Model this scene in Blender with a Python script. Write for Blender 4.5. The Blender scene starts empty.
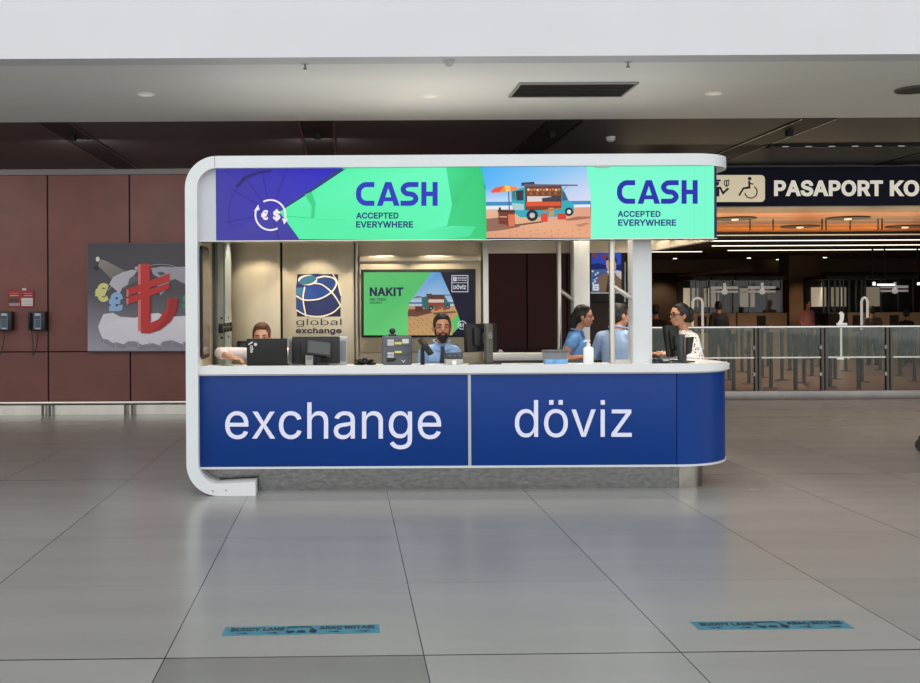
import bpy, bmesh, math, random
from mathutils import Vector, Matrix
from mathutils.geometry import delaunay_2d_cdt
random.seed(7)
SC = bpy.context.scene
COL = SC.collection
PI = math.pi
EXP = 0.75
EM = 2 ** -EXP          # screens keep their own brightness whatever the exposure
# ---------------------------------------------------------------- camera constants
F, CX, CY, ROLL, EYE = 1010.0, 345.0, 306.0, 0.0055, 1.6

def W(px, py, Y):
    """photo pixel -> world point on the vertical plane at depth Y"""
    dx, dy = px - CX, py - CY
    dx, dy = dx - ROLL * dy, dy + ROLL * dx
    return Vector((dx / F * Y, Y, EYE - dy / F * Y))

def G(px, py):
    """photo pixel -> point on the floor"""
    dx, dy = px - CX, py - CY
    dx, dy = dx - ROLL * dy, dy + ROLL * dx
    Y = EYE * F / dy
    return Vector((dx / F * Y, Y, 0))

def lin(c):
    c = c / 255.0
    return c / 12.92 if c <= 0.04045 else ((c + 0.055) / 1.055) ** 2.4

def rgb(c, a=1.0):
    return (lin(c[0]), lin(c[1]), lin(c[2]), a)

# ---------------------------------------------------------------- materials
MATS = {}

def M(name, col=(128, 128, 128), rough=0.5, metal=0.0, spec=0.5, noise=0.0, scale=8.0, stretch=(1, 1, 1),
      bump=0.0, emit=None, estr=1.0, alpha=1.0, coat=0.0):
    if name in MATS:
        return MATS[name]
    m = bpy.data.materials.new(name)
    m.use_nodes = True
    nt = m.node_tree
    b = nt.nodes['Principled BSDF']
    b.inputs['Base Color'].default_value = rgb(col)
    b.inputs['Roughness'].default_value = rough
    b.inputs['Metallic'].default_value = metal
    b.inputs['Specular IOR Level'].default_value = spec
    b.inputs['Coat Weight'].default_value = coat
    b.inputs['Alpha'].default_value = alpha
    if noise or bump:
        tc = nt.nodes.new('ShaderNodeTexCoord')
        mp = nt.nodes.new('ShaderNodeMapping')
        mp.inputs['Scale'].default_value = stretch
        nz = nt.nodes.new('ShaderNodeTexNoise')
        nz.inputs['Scale'].default_value = scale
        nz.inputs['Detail'].default_value = 5
        nt.links.new(tc.outputs['Object'], mp.inputs[0])
        nt.links.new(mp.outputs[0], nz.inputs['Vector'])
        if noise:
            rp = nt.nodes.new('ShaderNodeValToRGB')
            c = rgb(col)
            rp.color_ramp.elements[0].position = 0.3
            rp.color_ramp.elements[1].position = 0.7
            rp.color_ramp.elements[0].color = tuple(max(0, x * (1 - noise)) for x in c[:3]) + (1,)
            rp.color_ramp.elements[1].color = tuple(min(1, x * (1 + noise)) for x in c[:3]) + (1,)
            nt.links.new(nz.outputs['Fac'], rp.inputs[0])
            nt.links.new(rp.outputs[0], b.inputs['Base Color'])
        if bump:
            bp = nt.nodes.new('ShaderNodeBump')
            bp.inputs['Strength'].default_value = bump
            bp.inputs['Distance'].default_value = 0.01
            nt.links.new(nz.outputs['Fac'], bp.inputs['Height'])
            nt.links.new(bp.outputs[0], b.inputs['Normal'])
    if emit is not None:
        b.inputs['Emission Color'].default_value = rgb(emit)
        b.inputs['Emission Strength'].default_value = estr * EM
    MATS[name] = m
    return m

def glass_mat(name, tint, haze, refl=0.12):
    m = bpy.data.materials.new(name)
    m.use_nodes = True
    nt = m.node_tree
    nt.nodes.clear()
    out = nt.nodes.new('ShaderNodeOutputMaterial')
    tr = nt.nodes.new('ShaderNodeBsdfTransparent')
    tr.inputs[0].default_value = rgb(tint)
    df = nt.nodes.new('ShaderNodeBsdfDiffuse')
    df.inputs[0].default_value = rgb((205, 215, 205))
    gl = nt.nodes.new('ShaderNodeBsdfGlossy')
    gl.inputs['Roughness'].default_value = 0.03
    m1 = nt.nodes.new('ShaderNodeMixShader')
    m1.inputs[0].default_value = haze
    m2 = nt.nodes.new('ShaderNodeMixShader')
    m2.inputs[0].default_value = refl
    nt.links.new(tr.outputs[0], m1.inputs[1])
    nt.links.new(df.outputs[0], m1.inputs[2])
    nt.links.new(m1.outputs[0], m2.inputs[1])
    nt.links.new(gl.outputs[0], m2.inputs[2])
    nt.links.new(m2.outputs[0], out.inputs[0])
    return m

def paint_mat(name, screen, strength=1.0, rough=0.5):
    """printed or displayed artwork: colours come from the artwork's own colour attribute"""
    m = bpy.data.materials.new(name)
    m.use_nodes = True
    nt = m.node_tree
    b = nt.nodes['Principled BSDF']
    at = nt.nodes.new('ShaderNodeAttribute')
    at.attribute_name = 'Col'
    b.inputs['Roughness'].default_value = rough
    if screen:
        b.inputs['Base Color'].default_value = (0.01, 0.01, 0.01, 1)
        b.inputs['Specular IOR Level'].default_value = 0.2
        nt.links.new(at.outputs['Color'], b.inputs['Emission Color'])
        b.inputs['Emission Strength'].default_value = strength * EM
    else:
        nt.links.new(at.outputs['Color'], b.inputs['Base Color'])
    return m

# ---------------------------------------------------------------- mesh builder
class MB:
    def __init__(s):
        s.bm = bmesh.new()
        s.mats = []

    def mi(s, m):
        if m is None:
            return 0
        if m not in s.mats:
            s.mats.append(m)
        return s.mats.index(m)

    def _faces(s, vs, fs, m, smooth=False):
        V = [s.bm.verts.new(v) for v in vs]
        i = s.mi(m)
        for f in fs:
            try:
                fc = s.bm.faces.new([V[k] for k in f])
                fc.material_index = i
                fc.smooth = smooth
            except ValueError:
                pass
        return V

    def box(s, a, b, m=None, bev=0.0, mat=None):
        x0, y0, z0 = (min(a[i], b[i]) for i in range(3))
        x1, y1, z1 = (max(a[i], b[i]) for i in range(3))
        tmp = bmesh.new()
        vs = [(x0, y0, z0), (x1, y0, z0), (x1, y1, z0), (x0, y1, z0), (x0, y0, z1), (x1, y0, z1), (x1, y1, z1), (x0, y1, z1)]
        V = [tmp.verts.new(v) for v in vs]
        for f in ((0, 3, 2, 1), (4, 5, 6, 7), (0, 1, 5, 4), (1, 2, 6, 5), (2, 3, 7, 6), (3, 0, 4, 7)):
            tmp.faces.new([V[k] for k in f])
        if bev:
            bmesh.ops.bevel(tmp, geom=list(tmp.edges), offset=bev, segments=2, profile=0.5, affect='EDGES')
        s.absorb(tmp, m, mat)
        return s

    def absorb(s, tmp, m, mat=None, smooth=False):
        tmp.verts.ensure_lookup_table()
        tmp.verts.index_update()
        vs = [(mat @ v.co if mat else v.co.copy()) for v in tmp.verts]
        s._faces(vs, [[v.index for v in f.verts] for f in tmp.faces], m, smooth)
        tmp.free()

    def tube(s, pts, r, m=None, n=10, closed=False):
        pts = [Vector(p) for p in pts]
        rs = r if isinstance(r, (list, tuple)) else [r] * len(pts)
        rings = []
        up = None
        N = len(pts)
        for i, p in enumerate(pts):
            if closed:
                d = (pts[(i + 1) % N] - pts[i - 1])
            else:
                d = (pts[min(i + 1, N - 1)] - pts[max(i - 1, 0)])
            d.normalize()
            if up is None:
                up = Vector((0, 0, 1)) if abs(d.z) < 0.9 else Vector((0, 1, 0))
            u = d.cross(up)
            if u.length < 1e-5:
                u = d.orthogonal()
            u.normalize()
            v = u.cross(d)
            up = v
            rings.append([p + (u * math.cos(2 * PI * k / n) + v * math.sin(2 * PI * k / n)) * rs[i] for k in range(n)])
        vs = [q for ring in rings for q in ring]
        fs = []
        for i in range(N if closed else N - 1):
            j = (i + 1) % N
            for k in range(n):
                fs.append((i * n + k, i * n + (k + 1) % n, j * n + (k + 1) % n, j * n + k))
        if not closed:
            fs.append(list(range(n))[::-1])
            fs.append([(N - 1) * n + k for k in range(n)])
        s._faces(vs, fs, m, True)
        return s

    def loft(s, rings, m=None, n=20, rot=None):
        """rings: (centre, rx, ry) ellipses in horizontal planes"""
        vs, fs = [], []
        for c, rx, ry in rings:
            c = Vector(c)
            for k in range(n):
                a = 2 * PI * k / n
                vs.append(c + Vector((rx * math.cos(a), ry * math.sin(a), 0)))
        for i in range(len(rings) - 1):
            for k in range(n):
                fs.append((i * n + k, i * n + (k + 1) % n, (i + 1) * n + (k + 1) % n, (i + 1) * n + k))
        fs.append(list(range(n))[::-1])
        fs.append([(len(rings) - 1) * n + k for k in range(n)])
        s._faces(vs, fs, m, True)
        return s

    def ell(s, c, r, m=None, rot=None, seg=16):
        tmp = bmesh.new()
        bmesh.ops.create_uvsphere(tmp, u_segments=seg, v_segments=max(6, seg // 2), radius=1)
        r = (r, r, r) if not isinstance(r, (tuple, list)) else r
        mt = Matrix.Translation(Vector(c)) @ (rot.to_4x4() if rot else Matrix()) @ Matrix.Diagonal((r[0], r[1], r[2], 1))
        s.absorb(tmp, m, mt, True)
        return s

    def cap(s, a, ra, b, rb, m=None, n=12):
        a, b = Vector(a), Vector(b)
        s.tube([a, b], [ra, rb], m, n)
        s.ell(a, ra, m, seg=12)
        s.ell(b, rb, m, seg=12)
        return s

    def cyl(s, a, b, r, m=None, n=20, r2=None):
        return s.tube([a, b], [r, r if r2 is None else r2], m, n)

    def prism(s, pts, axis, t0, t1, m=None):
        """polygon extruded along an axis. axis 'y': pts are (x,z); 'z': (x,y); 'x': (y,z)"""
        def mk(p, t):
            return {'y': (p[0], t, p[1]), 'z': (p[0], p[1], t), 'x': (t, p[0], p[1])}[axis]
        n = len(pts)
        vs = [mk(p, t0) for p in pts] + [mk(p, t1) for p in pts]
        fs = [list(range(n)), list(range(n, 2 * n))[::-1]] + [(k, n + k, n + (k + 1) % n, (k + 1) % n) for k in range(n)]
        s._faces(vs, fs, m)
        return s

    def poly(s, pts, m=None):
        s._faces(pts, [list(range(len(pts)))], m)
        return s

    def mesh(s, name, mat=None, sharp=40, recalc=True):
        if recalc:
            bmesh.ops.recalc_face_normals(s.bm, faces=s.bm.faces)
        me = bpy.data.meshes.new(name)
        for f in s.bm.faces:
            f.smooth = True
        s.bm.to_mesh(me)
        s.bm.free()
        for x in (s.mats or [mat]):
            me.materials.append(x)
        me.set_sharp_from_angle(angle=math.radians(sharp))
        return me

ROOTM = {}

def thing(name, label, cat, loc=(0, 0, 0), rz=0.0, group=None):
    o = bpy.data.objects.new(name, None)
    COL.objects.link(o)
    o.empty_display_size = 0.1
    o.location = loc
    o.rotation_euler = (0, 0, rz)
    o['label'] = label
    o['category'] = cat
    if group:
        o['group'] = group
    ROOTM[o] = Matrix.Translation(Vector(loc)) @ Matrix.Rotation(rz, 4, 'Z')
    return o

def part(name, mb, mat, parent, local=False, label=None, sharp=40):
    """one mesh object under a thing (or under one of its parts); world coordinates unless local"""
    me = mb if isinstance(mb, bpy.types.Mesh) else mb.mesh(name, mat, sharp)
    root = parent
    while root.parent:
        root = root.parent
    if not local:
        me.transform(ROOTM[root].inverted())
    o = bpy.data.objects.new(name, me)
    COL.objects.link(o)
    o.parent = parent
    if label:
        o['label'] = label
    return o

def single(name, mb, mat, label, cat, group=None, loc=None, sharp=40):
    """a thing that is one mesh; its origin is put at its base"""
    me = mb if isinstance(mb, bpy.types.Mesh) else mb.mesh(name, mat, sharp)
    if loc is None:
        xs = [v.co for v in me.vertices]
        lo = [min(v[i] for v in xs) for i in range(3)]
        hi = [max(v[i] for v in xs) for i in range(3)]
        loc = ((lo[0] + hi[0]) / 2, (lo[1] + hi[1]) / 2, lo[2])
    me.transform(Matrix.Translation(-Vector(loc)))
    o = bpy.data.objects.new(name, me)
    o.location = loc
    COL.objects.link(o)
    o['label'] = label
    o['category'] = cat
    if group:
        o['group'] = group
    return o

def struct(name, mb, mat, parent=None, sharp=30):
    me = mb.mesh(name, mat, sharp)
    o = bpy.data.objects.new(name, me)
    COL.objects.link(o)
    if parent:
        o.parent = parent
    else:
        o['kind'] = 'structure'
    return o

def dup(root, loc, rz=None, label=None, group=None):
    r = root.copy()
    COL.objects.link(r)
    r.location = loc
    if rz is not None:
        r.rotation_euler = (0, 0, rz)
    if label:
        r['label'] = label
    if group:
        r['group'] = group
    for ch in list(root.children):
        c = ch.copy()
        COL.objects.link(c)
        c.parent = r
        for g in ch.children:
            d = g.copy()
            COL.objects.link(d)
            d.parent = c
    return r

# ---------------------------------------------------------------- flat artwork
class Art:
    """layered flat artwork (a screen's picture, a print). conv maps (u,v) to a world point, nrm points off the surface"""
    def __init__(s, conv, nrm, step=0.0006, off=0.0):
        s.conv, s.nrm, s.step = conv, Vector(nrm), step
        s.bm = bmesh.new()
        s.cl = s.bm.loops.layers.float_color.new('Col')
        s.k = 0
        s.off = off

    def poly(s, pts, col, layer=None):
        if layer is None:
            s.k += 1
            layer = s.k
        V = [s.bm.verts.new(s.conv(*p) + s.nrm * (s.off + layer * s.step)) for p in pts]
        f = s.bm.faces.new(V)
        f.normal_update()
        many = isinstance(col[0], (tuple, list))
        for i, l in enumerate(f.loops):
            l[s.cl] = rgb(col[i] if many else col)
        if f.normal.dot(s.nrm) < 0:
            f.normal_flip()
        return s

    def rect(s, u0, v0, u1, v1, col):
        return s.poly([(u0, v0), (u1, v0), (u1, v1), (u0, v1)], col)

    def circ(s, u, v, r, col, n=24, ry=None):
        ry = ry or r
        return s.poly([(u + r * math.cos(2 * PI * k / n), v + ry * math.sin(2 * PI * k / n)) for k in range(n)], col)

    def line(s, pts, w, col, closed=False):
        """mitred stroke"""
        pts = [Vector(p) for p in pts]
        n = len(pts)
        L, R = [], []
        for i in range(n):
            if closed:
                d0 = (pts[i] - pts[i - 1]).normalized()
                d1 = (pts[(i + 1) % n] - pts[i]).normalized()
            else:
                d1 = (pts[min(i + 1, n - 1)] - pts[min(i, n - 2)]).normalized()
                d0 = (pts[max(i, 1)] - pts[max(i - 1, 0)]).normalized()
            t = d0 + d1
            t = t.normalized() if t.length > 1e-6 else d1
            nn = Vector((-t.y, t.x))
            c = max(0.35, nn.dot(Vector((-d1.y, d1.x))))
            L.append(pts[i] + nn * w / 2 / c)
            R.append(pts[i] - nn * w / 2 / c)
        s.k += 1
        for i in range(n if closed else n - 1):
            j = (i + 1) % n
            s.poly([L[i], L[j], R[j], R[i]], col, s.k)
        return s

    def curve(s, pts, w, col, n=6):
        P = [Vector(p) for p in pts]
        P = [P[0] * 2 - P[1]] + P + [P[-1] * 2 - P[-2]]
        out = []
        for i in range(1, len(P) - 2):
            for k in range(n):
                t = k / n
                a, b, c, d = P[i - 1:i + 3]
                out.append(.5 * (2 * b + (c - a) * t + (2 * a - 5 * b + 4 * c - d) * t * t + (3 * b - a - 3 * c + d) * t ** 3))
        return s.line(out + [P[-2]], w, col)

    def arc(s, u, v, r, a0, a1, w, col, n=20, ry=None):
        ry = ry or r
        return s.line([(u + r * math.cos(math.radians(a0 + (a1 - a0) * k / n)), v + ry * math.sin(math.radians(a0 + (a1 - a0) * k / n))) for k in range(n + 1)], w, col)

    def text(s, body, u0, v0, u1, v1, col, bold=0.0, shear=0.0):
        """glyphs fitted to the box (v grows downwards)"""
        vs, fs = glyphs(body, bold)
        if not vs:
            return s
        x0, x1 = min(v[0] for v in vs), max(v[0] for v in vs)
        y0, y1 = min(v[1] for v in vs), max(v[1] for v in vs)
        s.k += 1
        P = [(u0 + (x - x0) / (x1 - x0) * (u1 - u0), v1 + (y - y0) / (y1 - y0) * (v0 - v1)) for x, y in vs]
        for f in fs:
            try:
                s.poly([P[i] for i in f], col, s.k)
            except ValueError:
                pass
        return s

    def mesh(s, name, mat):
        me = bpy.data.meshes.new(name)
        s.bm.to_mesh(me)
        s.bm.free()
        me.materials.append(mat)
        return me

GLYPHS = {
    '$': [447,[[202,-74,202,583,244,583,244,-74],[224,-9,197,-8,172,-4,149,1,128,9,108,19,91,31,76,45,64,60,54,77,46,96,41,115,38,137,104,137,107,123,110,110,116,98,123,88,132,79,142,71,154,64,166,59,180,55,194,52,209,50,224,49,241,50,257,52,272,55,286,60,299,66,311,74,321,82,329,92,336,102,341,114,345,126,346,139,345,151,342,161,338,171,332,179,325,186,316,193,307,199,296,205,245,222,184,239,154,249,128,260,105,274,86,289,71,307,60,326,54,348,52,372,53,393,58,413,65,431,75,448,87,463,102,476,119,488,138,498,158,506,180,511,203,514,227,516,252,514,275,511,296,505,316,498,334,488,351,476,365,463,377,449,387,433,394,415,399,397,401,378,337,378,334,396,326,412,316,426,302,437,286,447,267,453,247,457,225,459,209,458,194,456,180,452,167,448,156,442,145,435,136,427,129,418,123,409,118,398,116,387,115,376,116,363,119,352,124,342,131,334,139,326,148,319,158,313,169,308,212,293,264,279,312,264,324,258,336,252,347,245,359,238,369,229,379,220,387,209,395,198,401,185,405,171,407,155,408,139,407,118,403,99,396,81,386,64,374,48,360,34,343,21,323,11,302,2,278,-4,252,-8]]],
    'A': [480,[[16,0,201,509,276,509,463,0,395,0,287,302,264,372,232,478,245,478,213,371,191,302,85,0],[110,142,110,199,370,199,370,142]]],
    'B': [456,[[60,0,60,509,241,509,266,508,289,504,310,499,329,491,345,481,359,469,371,456,381,442,388,426,394,410,397,392,398,374,397,358,395,344,392,331,387,320,380,310,373,301,365,293,356,286,347,280,336,275,326,270,315,267,315,262,327,261,339,257,351,252,363,245,374,237,385,227,394,216,402,203,409,189,414,173,417,155,418,136,417,117,413,100,408,83,400,67,390,52,377,39,362,28,344,18,324,10,301,4,275,1,247,0],[125,57,245,57,272,58,296,63,315,70,330,80,341,92,349,105,354,120,355,137,355,149,352,161,348,173,342,184,335,194,327,203,317,211,306,218,293,224,279,228,264,230,248,231,125,231],[125,285,238,285,252,286,265,288,277,291,288,296,299,302,308,309,316,317,323,326,329,337,333,348,335,359,336,372,334,388,330,403,323,417,313,429,299,439,283,446,263,450,240,452,125,452]]],
    'C': [510,[[267,-7,235,-5,205,1,177,11,150,25,126,42,104,63,86,88,70,115,57,146,48,179,42,215,40,254,42,293,48,329,57,362,70,393,86,421,104,445,126,466,150,484,177,498,205,508,235,514,267,516,286,515,305,513,323,509,340,504,357,498,373,490,388,481,402,471,415,460,427,447,438,433,448,418,456,402,463,385,469,367,473,348,408,348,405,361,401,373,395,384,389,395,382,404,375,413,366,421,357,428,348,435,337,440,327,445,315,449,304,452,292,454,280,455,267,456,245,454,223,450,203,443,184,432,166,419,150,403,137,385,125,364,116,340,109,314,105,285,103,254,105,223,109,194,116,168,125,145,137,123,151,105,166,89,184,76,203,66,223,59,245,54,267,53,280,53,292,55,304,57,315,60,327,64,337,69,348,74,357,81,366,88,375,96,382,105,389,114,395,125,401,136,405,148,408,160,473,160,469,142,463,124,457,107,448,91,438,76,428,62,416,49,402,38,388,28,373,19,357,11,341,5,323,0,305,-4,286,-6]]],
    'D': [502,[[219,0,96,0,96,57,215,57,244,58,272,63,296,70,318,81,337,94,354,110,368,128,379,149,388,172,394,198,398,226,399,255,398,285,394,312,388,337,379,361,368,381,354,399,338,415,320,428,299,438,275,446,249,450,221,452,93,452,93,509,225,509,261,507,294,501,325,492,353,478,377,461,399,441,418,418,433,391,446,361,455,329,460,293,462,255,460,217,455,181,446,149,433,119,417,92,398,68,376,48,351,31,322,17,291,8,256,2],[125,509,125,0,60,0,60,509]]],
    'E': [419,[[60,0,60,509,372,509,372,452,125,452,125,286,355,286,355,229,125,229,125,57,375,57,375,0]]],
    'G': [520,[[269,-7,236,-5,205,1,176,11,149,25,125,43,104,64,85,88,69,116,57,146,47,179,42,215,40,254,42,293,47,329,57,362,69,393,85,421,103,445,125,466,149,484,175,498,203,508,233,514,265,516,285,515,304,513,322,509,340,504,358,497,374,489,389,480,403,469,416,458,429,445,439,431,449,416,458,401,465,384,470,367,474,349,408,349,404,361,399,372,393,383,387,393,380,403,373,411,365,420,356,427,347,434,337,439,326,444,315,448,304,452,291,454,279,455,265,456,243,454,222,450,202,443,183,432,166,419,150,404,137,385,125,364,116,340,109,314,105,285,103,254,105,223,109,194,116,168,125,145,137,124,151,105,166,90,184,76,203,66,224,59,246,54,269,53,290,54,309,57,328,63,345,71,360,81,374,93,386,107,396,123,404,141,410,160,414,180,415,202,434,199,283,199,283,256,478,256,478,200,476,170,471,141,463,115,451,91,436,69,419,50,399,33,377,19,352,8,326,0,298,-5]]],
    'H': [517,[[60,0,60,509,125,509,125,289,392,289,392,509,457,509,457,0,392,0,392,232,125,232,125,0]]],
    'I': [190,[[65,0,65,509,130,509,130,0]]],
    'K': [467,[[104,145,104,216,139,261,174,303,212,344,364,509,448,509,231,276,228,276],[60,0,60,509,125,509,125,334,124,225,125,193,125,0],[372,0,188,259,228,309,449,0]]],
    'L': [393,[[60,0,60,509,125,509,125,57,361,57,361,0]]],
    'N': [523,[[60,0,60,509,136,509,343,183,363,151,388,107,414,55,405,54,401,108,399,157,399,195,399,509,463,509,463,0,387,0,202,290,177,331,148,381,108,452,119,454,122,384,124,328,125,291,125,0]]],
    'O': [533,[[267,-7,235,-5,205,1,177,11,150,25,126,42,105,63,86,88,70,115,57,146,48,179,42,215,40,254,42,293,48,329,57,362,70,393,86,421,105,445,126,466,150,484,177,498,205,508,235,514,267,516,299,514,329,508,357,498,384,484,408,466,429,445,448,421,464,393,477,362,486,329,491,293,493,254,491,215,486,179,477,146,464,115,448,88,429,63,408,42,384,25,357,11,329,1,299,-5],[267,53,289,54,310,59,330,66,349,76,367,89,383,105,396,123,408,144,418,168,425,194,429,223,430,254,429,286,425,314,418,341,408,365,396,386,383,404,367,420,349,433,330,443,310,450,289,454,267,456,245,454,223,450,203,443,184,433,167,420,151,404,137,385,125,364,116,340,109,314,105,285,103,254,105,223,109,194,116,168,125,144,137,123,151,105,167,89,184,76,203,66,223,59,245,54]]],
    'P': [445,[[60,0,60,509,235,509,263,507,289,503,312,497,332,487,350,476,366,462,379,447,390,430,398,411,404,391,407,370,409,348,407,325,404,304,398,284,390,265,379,248,366,233,350,219,332,207,312,198,289,191,263,187,235,186,109,186,109,242,233,242,252,243,269,246,284,250,297,256,308,264,318,272,327,282,333,294,338,306,342,319,344,333,344,348,344,362,342,376,338,389,333,402,326,413,318,423,308,431,297,439,284,444,268,449,251,451,232,452,125,452,125,0]]],
    'R': [449,[[60,0,60,509,236,509,264,507,290,504,313,497,333,489,351,478,367,465,380,450,390,433,399,415,405,395,408,374,409,352,408,330,405,309,399,290,390,271,380,255,367,240,351,228,333,217,312,209,289,203,264,199,236,198,96,198,96,255,234,255,252,256,269,258,284,262,298,267,309,273,319,281,327,290,334,300,339,312,342,324,344,338,345,352,344,367,342,380,339,393,334,405,327,415,319,425,309,433,298,440,284,445,269,449,252,451,233,452,125,452,125,0],[353,0,230,229,303,229,428,0]]],
    'S': [447,[[224,-9,197,-8,172,-4,149,1,128,9,108,19,91,31,76,45,64,60,54,77,46,96,41,115,38,137,104,137,107,123,110,110,116,98,123,88,132,79,142,71,154,64,166,59,180,55,194,52,209,50,224,49,241,50,257,52,272,55,286,60,299,66,311,74,321,82,329,92,336,102,341,114,345,126,346,139,345,151,342,161,338,171,332,179,325,186,316,193,307,199,296,205,245,222,184,239,154,249,128,260,105,274,86,289,71,307,60,326,54,348,52,372,53,393,58,413,65,431,75,448,87,463,102,476,119,488,138,498,158,506,180,511,203,514,227,516,252,514,275,511,296,505,316,498,334,488,351,476,365,463,377,449,387,433,394,415,399,397,401,378,337,378,334,396,326,412,316,426,302,437,286,447,267,453,247,457,225,459,209,458,194,456,180,452,167,448,156,442,145,435,136,427,129,418,123,409,118,398,116,387,115,376,116,363,119,352,124,342,131,334,139,326,148,319,158,313,169,308,212,293,264,279,312,264,324,258,336,252,347,245,359,238,369,229,379,220,387,209,395,198,401,185,405,171,407,155,408,139,407,118,403,99,396,81,386,64,374,48,360,34,343,21,323,11,302,2,278,-4,252,-8]]],
    'T': [449,[[32,452,32,509,417,509,417,452,257,452,257,0,193,0,193,452]]],
    'U': [517,[[259,-8,230,-7,203,-2,177,5,154,15,133,28,114,43,98,60,85,80,74,101,66,124,62,148,60,173,60,509,124,509,124,178,125,160,128,144,133,128,141,113,150,99,160,87,173,77,187,68,203,61,220,56,239,53,259,52,279,53,298,56,315,61,331,68,345,77,357,87,368,99,377,113,384,128,389,144,392,160,393,178,393,509,457,509,457,173,456,148,451,124,443,101,433,80,419,60,403,43,384,28,363,15,340,5,315,-2,288,-7]]],
    'V': [480,[[204,0,16,509,84,509,192,206,215,137,248,31,235,31,267,138,290,206,395,509,463,509,278,0]]],
    'W': [686,[[155,0,16,509,82,509,163,196,175,145,187,94,197,40,189,40,200,94,211,145,224,196,306,509,380,509,462,196,474,145,486,94,497,40,488,40,499,94,510,145,523,196,603,509,670,509,530,0,455,0,368,323,351,391,336,475,350,475,335,395,318,323,230,0]]],
    'Y': [472,[[203,0,203,208,16,509,91,509,192,344,222,292,250,230,224,230,251,293,280,344,381,509,455,509,268,208,268,0]]],
    'Z': [438,[[42,0,42,46,273,385,306,431,341,476,348,454,285,452,223,452,40,452,40,509,397,509,397,462,169,129,134,81,97,33,90,54,152,57,214,57,399,57,399,0]]],
    'a': [389,[[160,-9,142,-8,126,-5,110,-1,94,5,80,12,68,22,57,32,48,45,40,58,35,73,31,90,30,108,31,123,34,138,38,150,43,161,50,171,58,179,67,187,78,193,89,199,100,203,112,207,125,211,178,220,234,227,244,228,252,230,259,232,265,235,270,238,273,243,275,248,276,255,276,257,275,268,273,279,271,288,267,297,262,304,256,311,248,317,240,322,230,326,220,329,208,330,196,331,183,330,171,329,159,326,149,322,140,318,132,313,124,307,118,301,112,294,107,288,103,281,100,274,41,291,48,308,57,322,67,335,79,346,91,355,104,364,118,370,133,375,148,379,163,382,179,384,194,384,239,379,251,376,263,372,275,367,286,360,296,353,306,343,315,333,322,320,329,306,333,290,336,272,337,251,337,0,277,0,277,52,272,52,252,25,244,18,236,12,226,6,215,1,203,-3,190,-6,176,-8],[170,45,187,46,202,49,216,53,228,59,239,66,248,74,257,83,263,93,269,104,272,115,275,126,276,138,276,190,259,182,231,176,200,171,175,168,134,159,125,155,117,150,110,145,103,139,98,132,95,124,93,115,92,105,92,95,94,87,98,79,102,72,107,66,114,61,121,56,130,52,139,49,149,47,159,46]]],
    'b': [424,[[229,-8,213,-7,198,-5,184,-1,172,4,162,10,153,17,145,24,138,31,118,59,112,59,112,0,53,0,53,509,114,509,114,319,118,319,137,346,144,353,152,360,161,367,171,373,183,378,197,381,212,384,229,384,252,383,274,378,294,371,313,361,330,347,345,332,359,313,370,293,379,270,385,245,389,218,390,189,389,160,385,133,379,108,370,84,359,64,346,45,330,29,313,16,294,5,274,-2,252,-7],[220,47,237,48,253,51,267,57,279,66,291,76,301,88,309,101,316,117,321,133,325,151,327,170,328,189,327,209,325,227,321,245,316,261,309,276,301,290,291,301,280,311,267,319,253,325,237,329,220,330,203,329,188,325,174,320,161,312,150,302,140,291,132,278,125,263,120,247,116,229,113,210,113,189,113,169,116,150,120,132,125,115,132,100,140,86,150,75,162,65,174,57,188,51,204,48]]],
    'c': [396,[[207,-8,182,-7,159,-2,137,6,117,16,98,30,82,46,68,64,56,85,46,108,40,133,36,159,34,187,36,216,40,243,46,268,56,291,68,312,82,330,98,346,117,360,137,371,159,378,182,383,207,384,221,384,234,383,247,380,260,377,272,373,284,368,295,362,305,356,315,349,324,341,332,332,340,322,347,312,353,301,358,289,362,277,303,262,290,289,270,311,242,325,207,330,189,329,173,325,158,319,145,310,134,300,124,287,115,274,108,258,103,242,99,224,97,206,96,187,97,169,99,151,103,134,108,117,115,102,124,89,134,76,145,66,158,57,173,51,189,48,207,46,243,52,271,66,292,89,304,117,363,102,359,90,354,78,348,67,341,56,334,46,325,37,316,29,306,21,296,15,285,9,273,4,261,-1,248,-4,235,-6,221,-8]]],
    'd': [424,[[195,-8,172,-7,151,-2,130,5,111,16,94,29,79,45,66,64,55,84,46,108,39,133,35,160,34,189,35,218,39,245,46,270,55,293,66,313,79,332,95,347,112,361,131,371,151,378,173,383,196,384,213,384,228,381,241,378,253,373,263,367,272,360,280,353,287,346,306,319,311,319,311,509,372,509,372,0,313,0,313,59,307,59,287,31,280,24,272,17,263,10,252,4,241,-1,227,-5,212,-7],[205,47,221,48,236,51,250,57,263,65,274,75,284,86,293,100,299,115,305,132,309,150,311,169,312,189,311,210,309,229,305,247,300,263,293,278,284,291,275,302,263,312,251,320,237,325,221,329,205,330,187,329,172,325,157,319,145,311,133,301,124,290,115,276,108,261,103,245,99,227,97,209,96,189,97,170,99,151,103,133,109,117,115,101,124,88,134,76,145,66,158,57,172,51,188,48]]],
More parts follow.
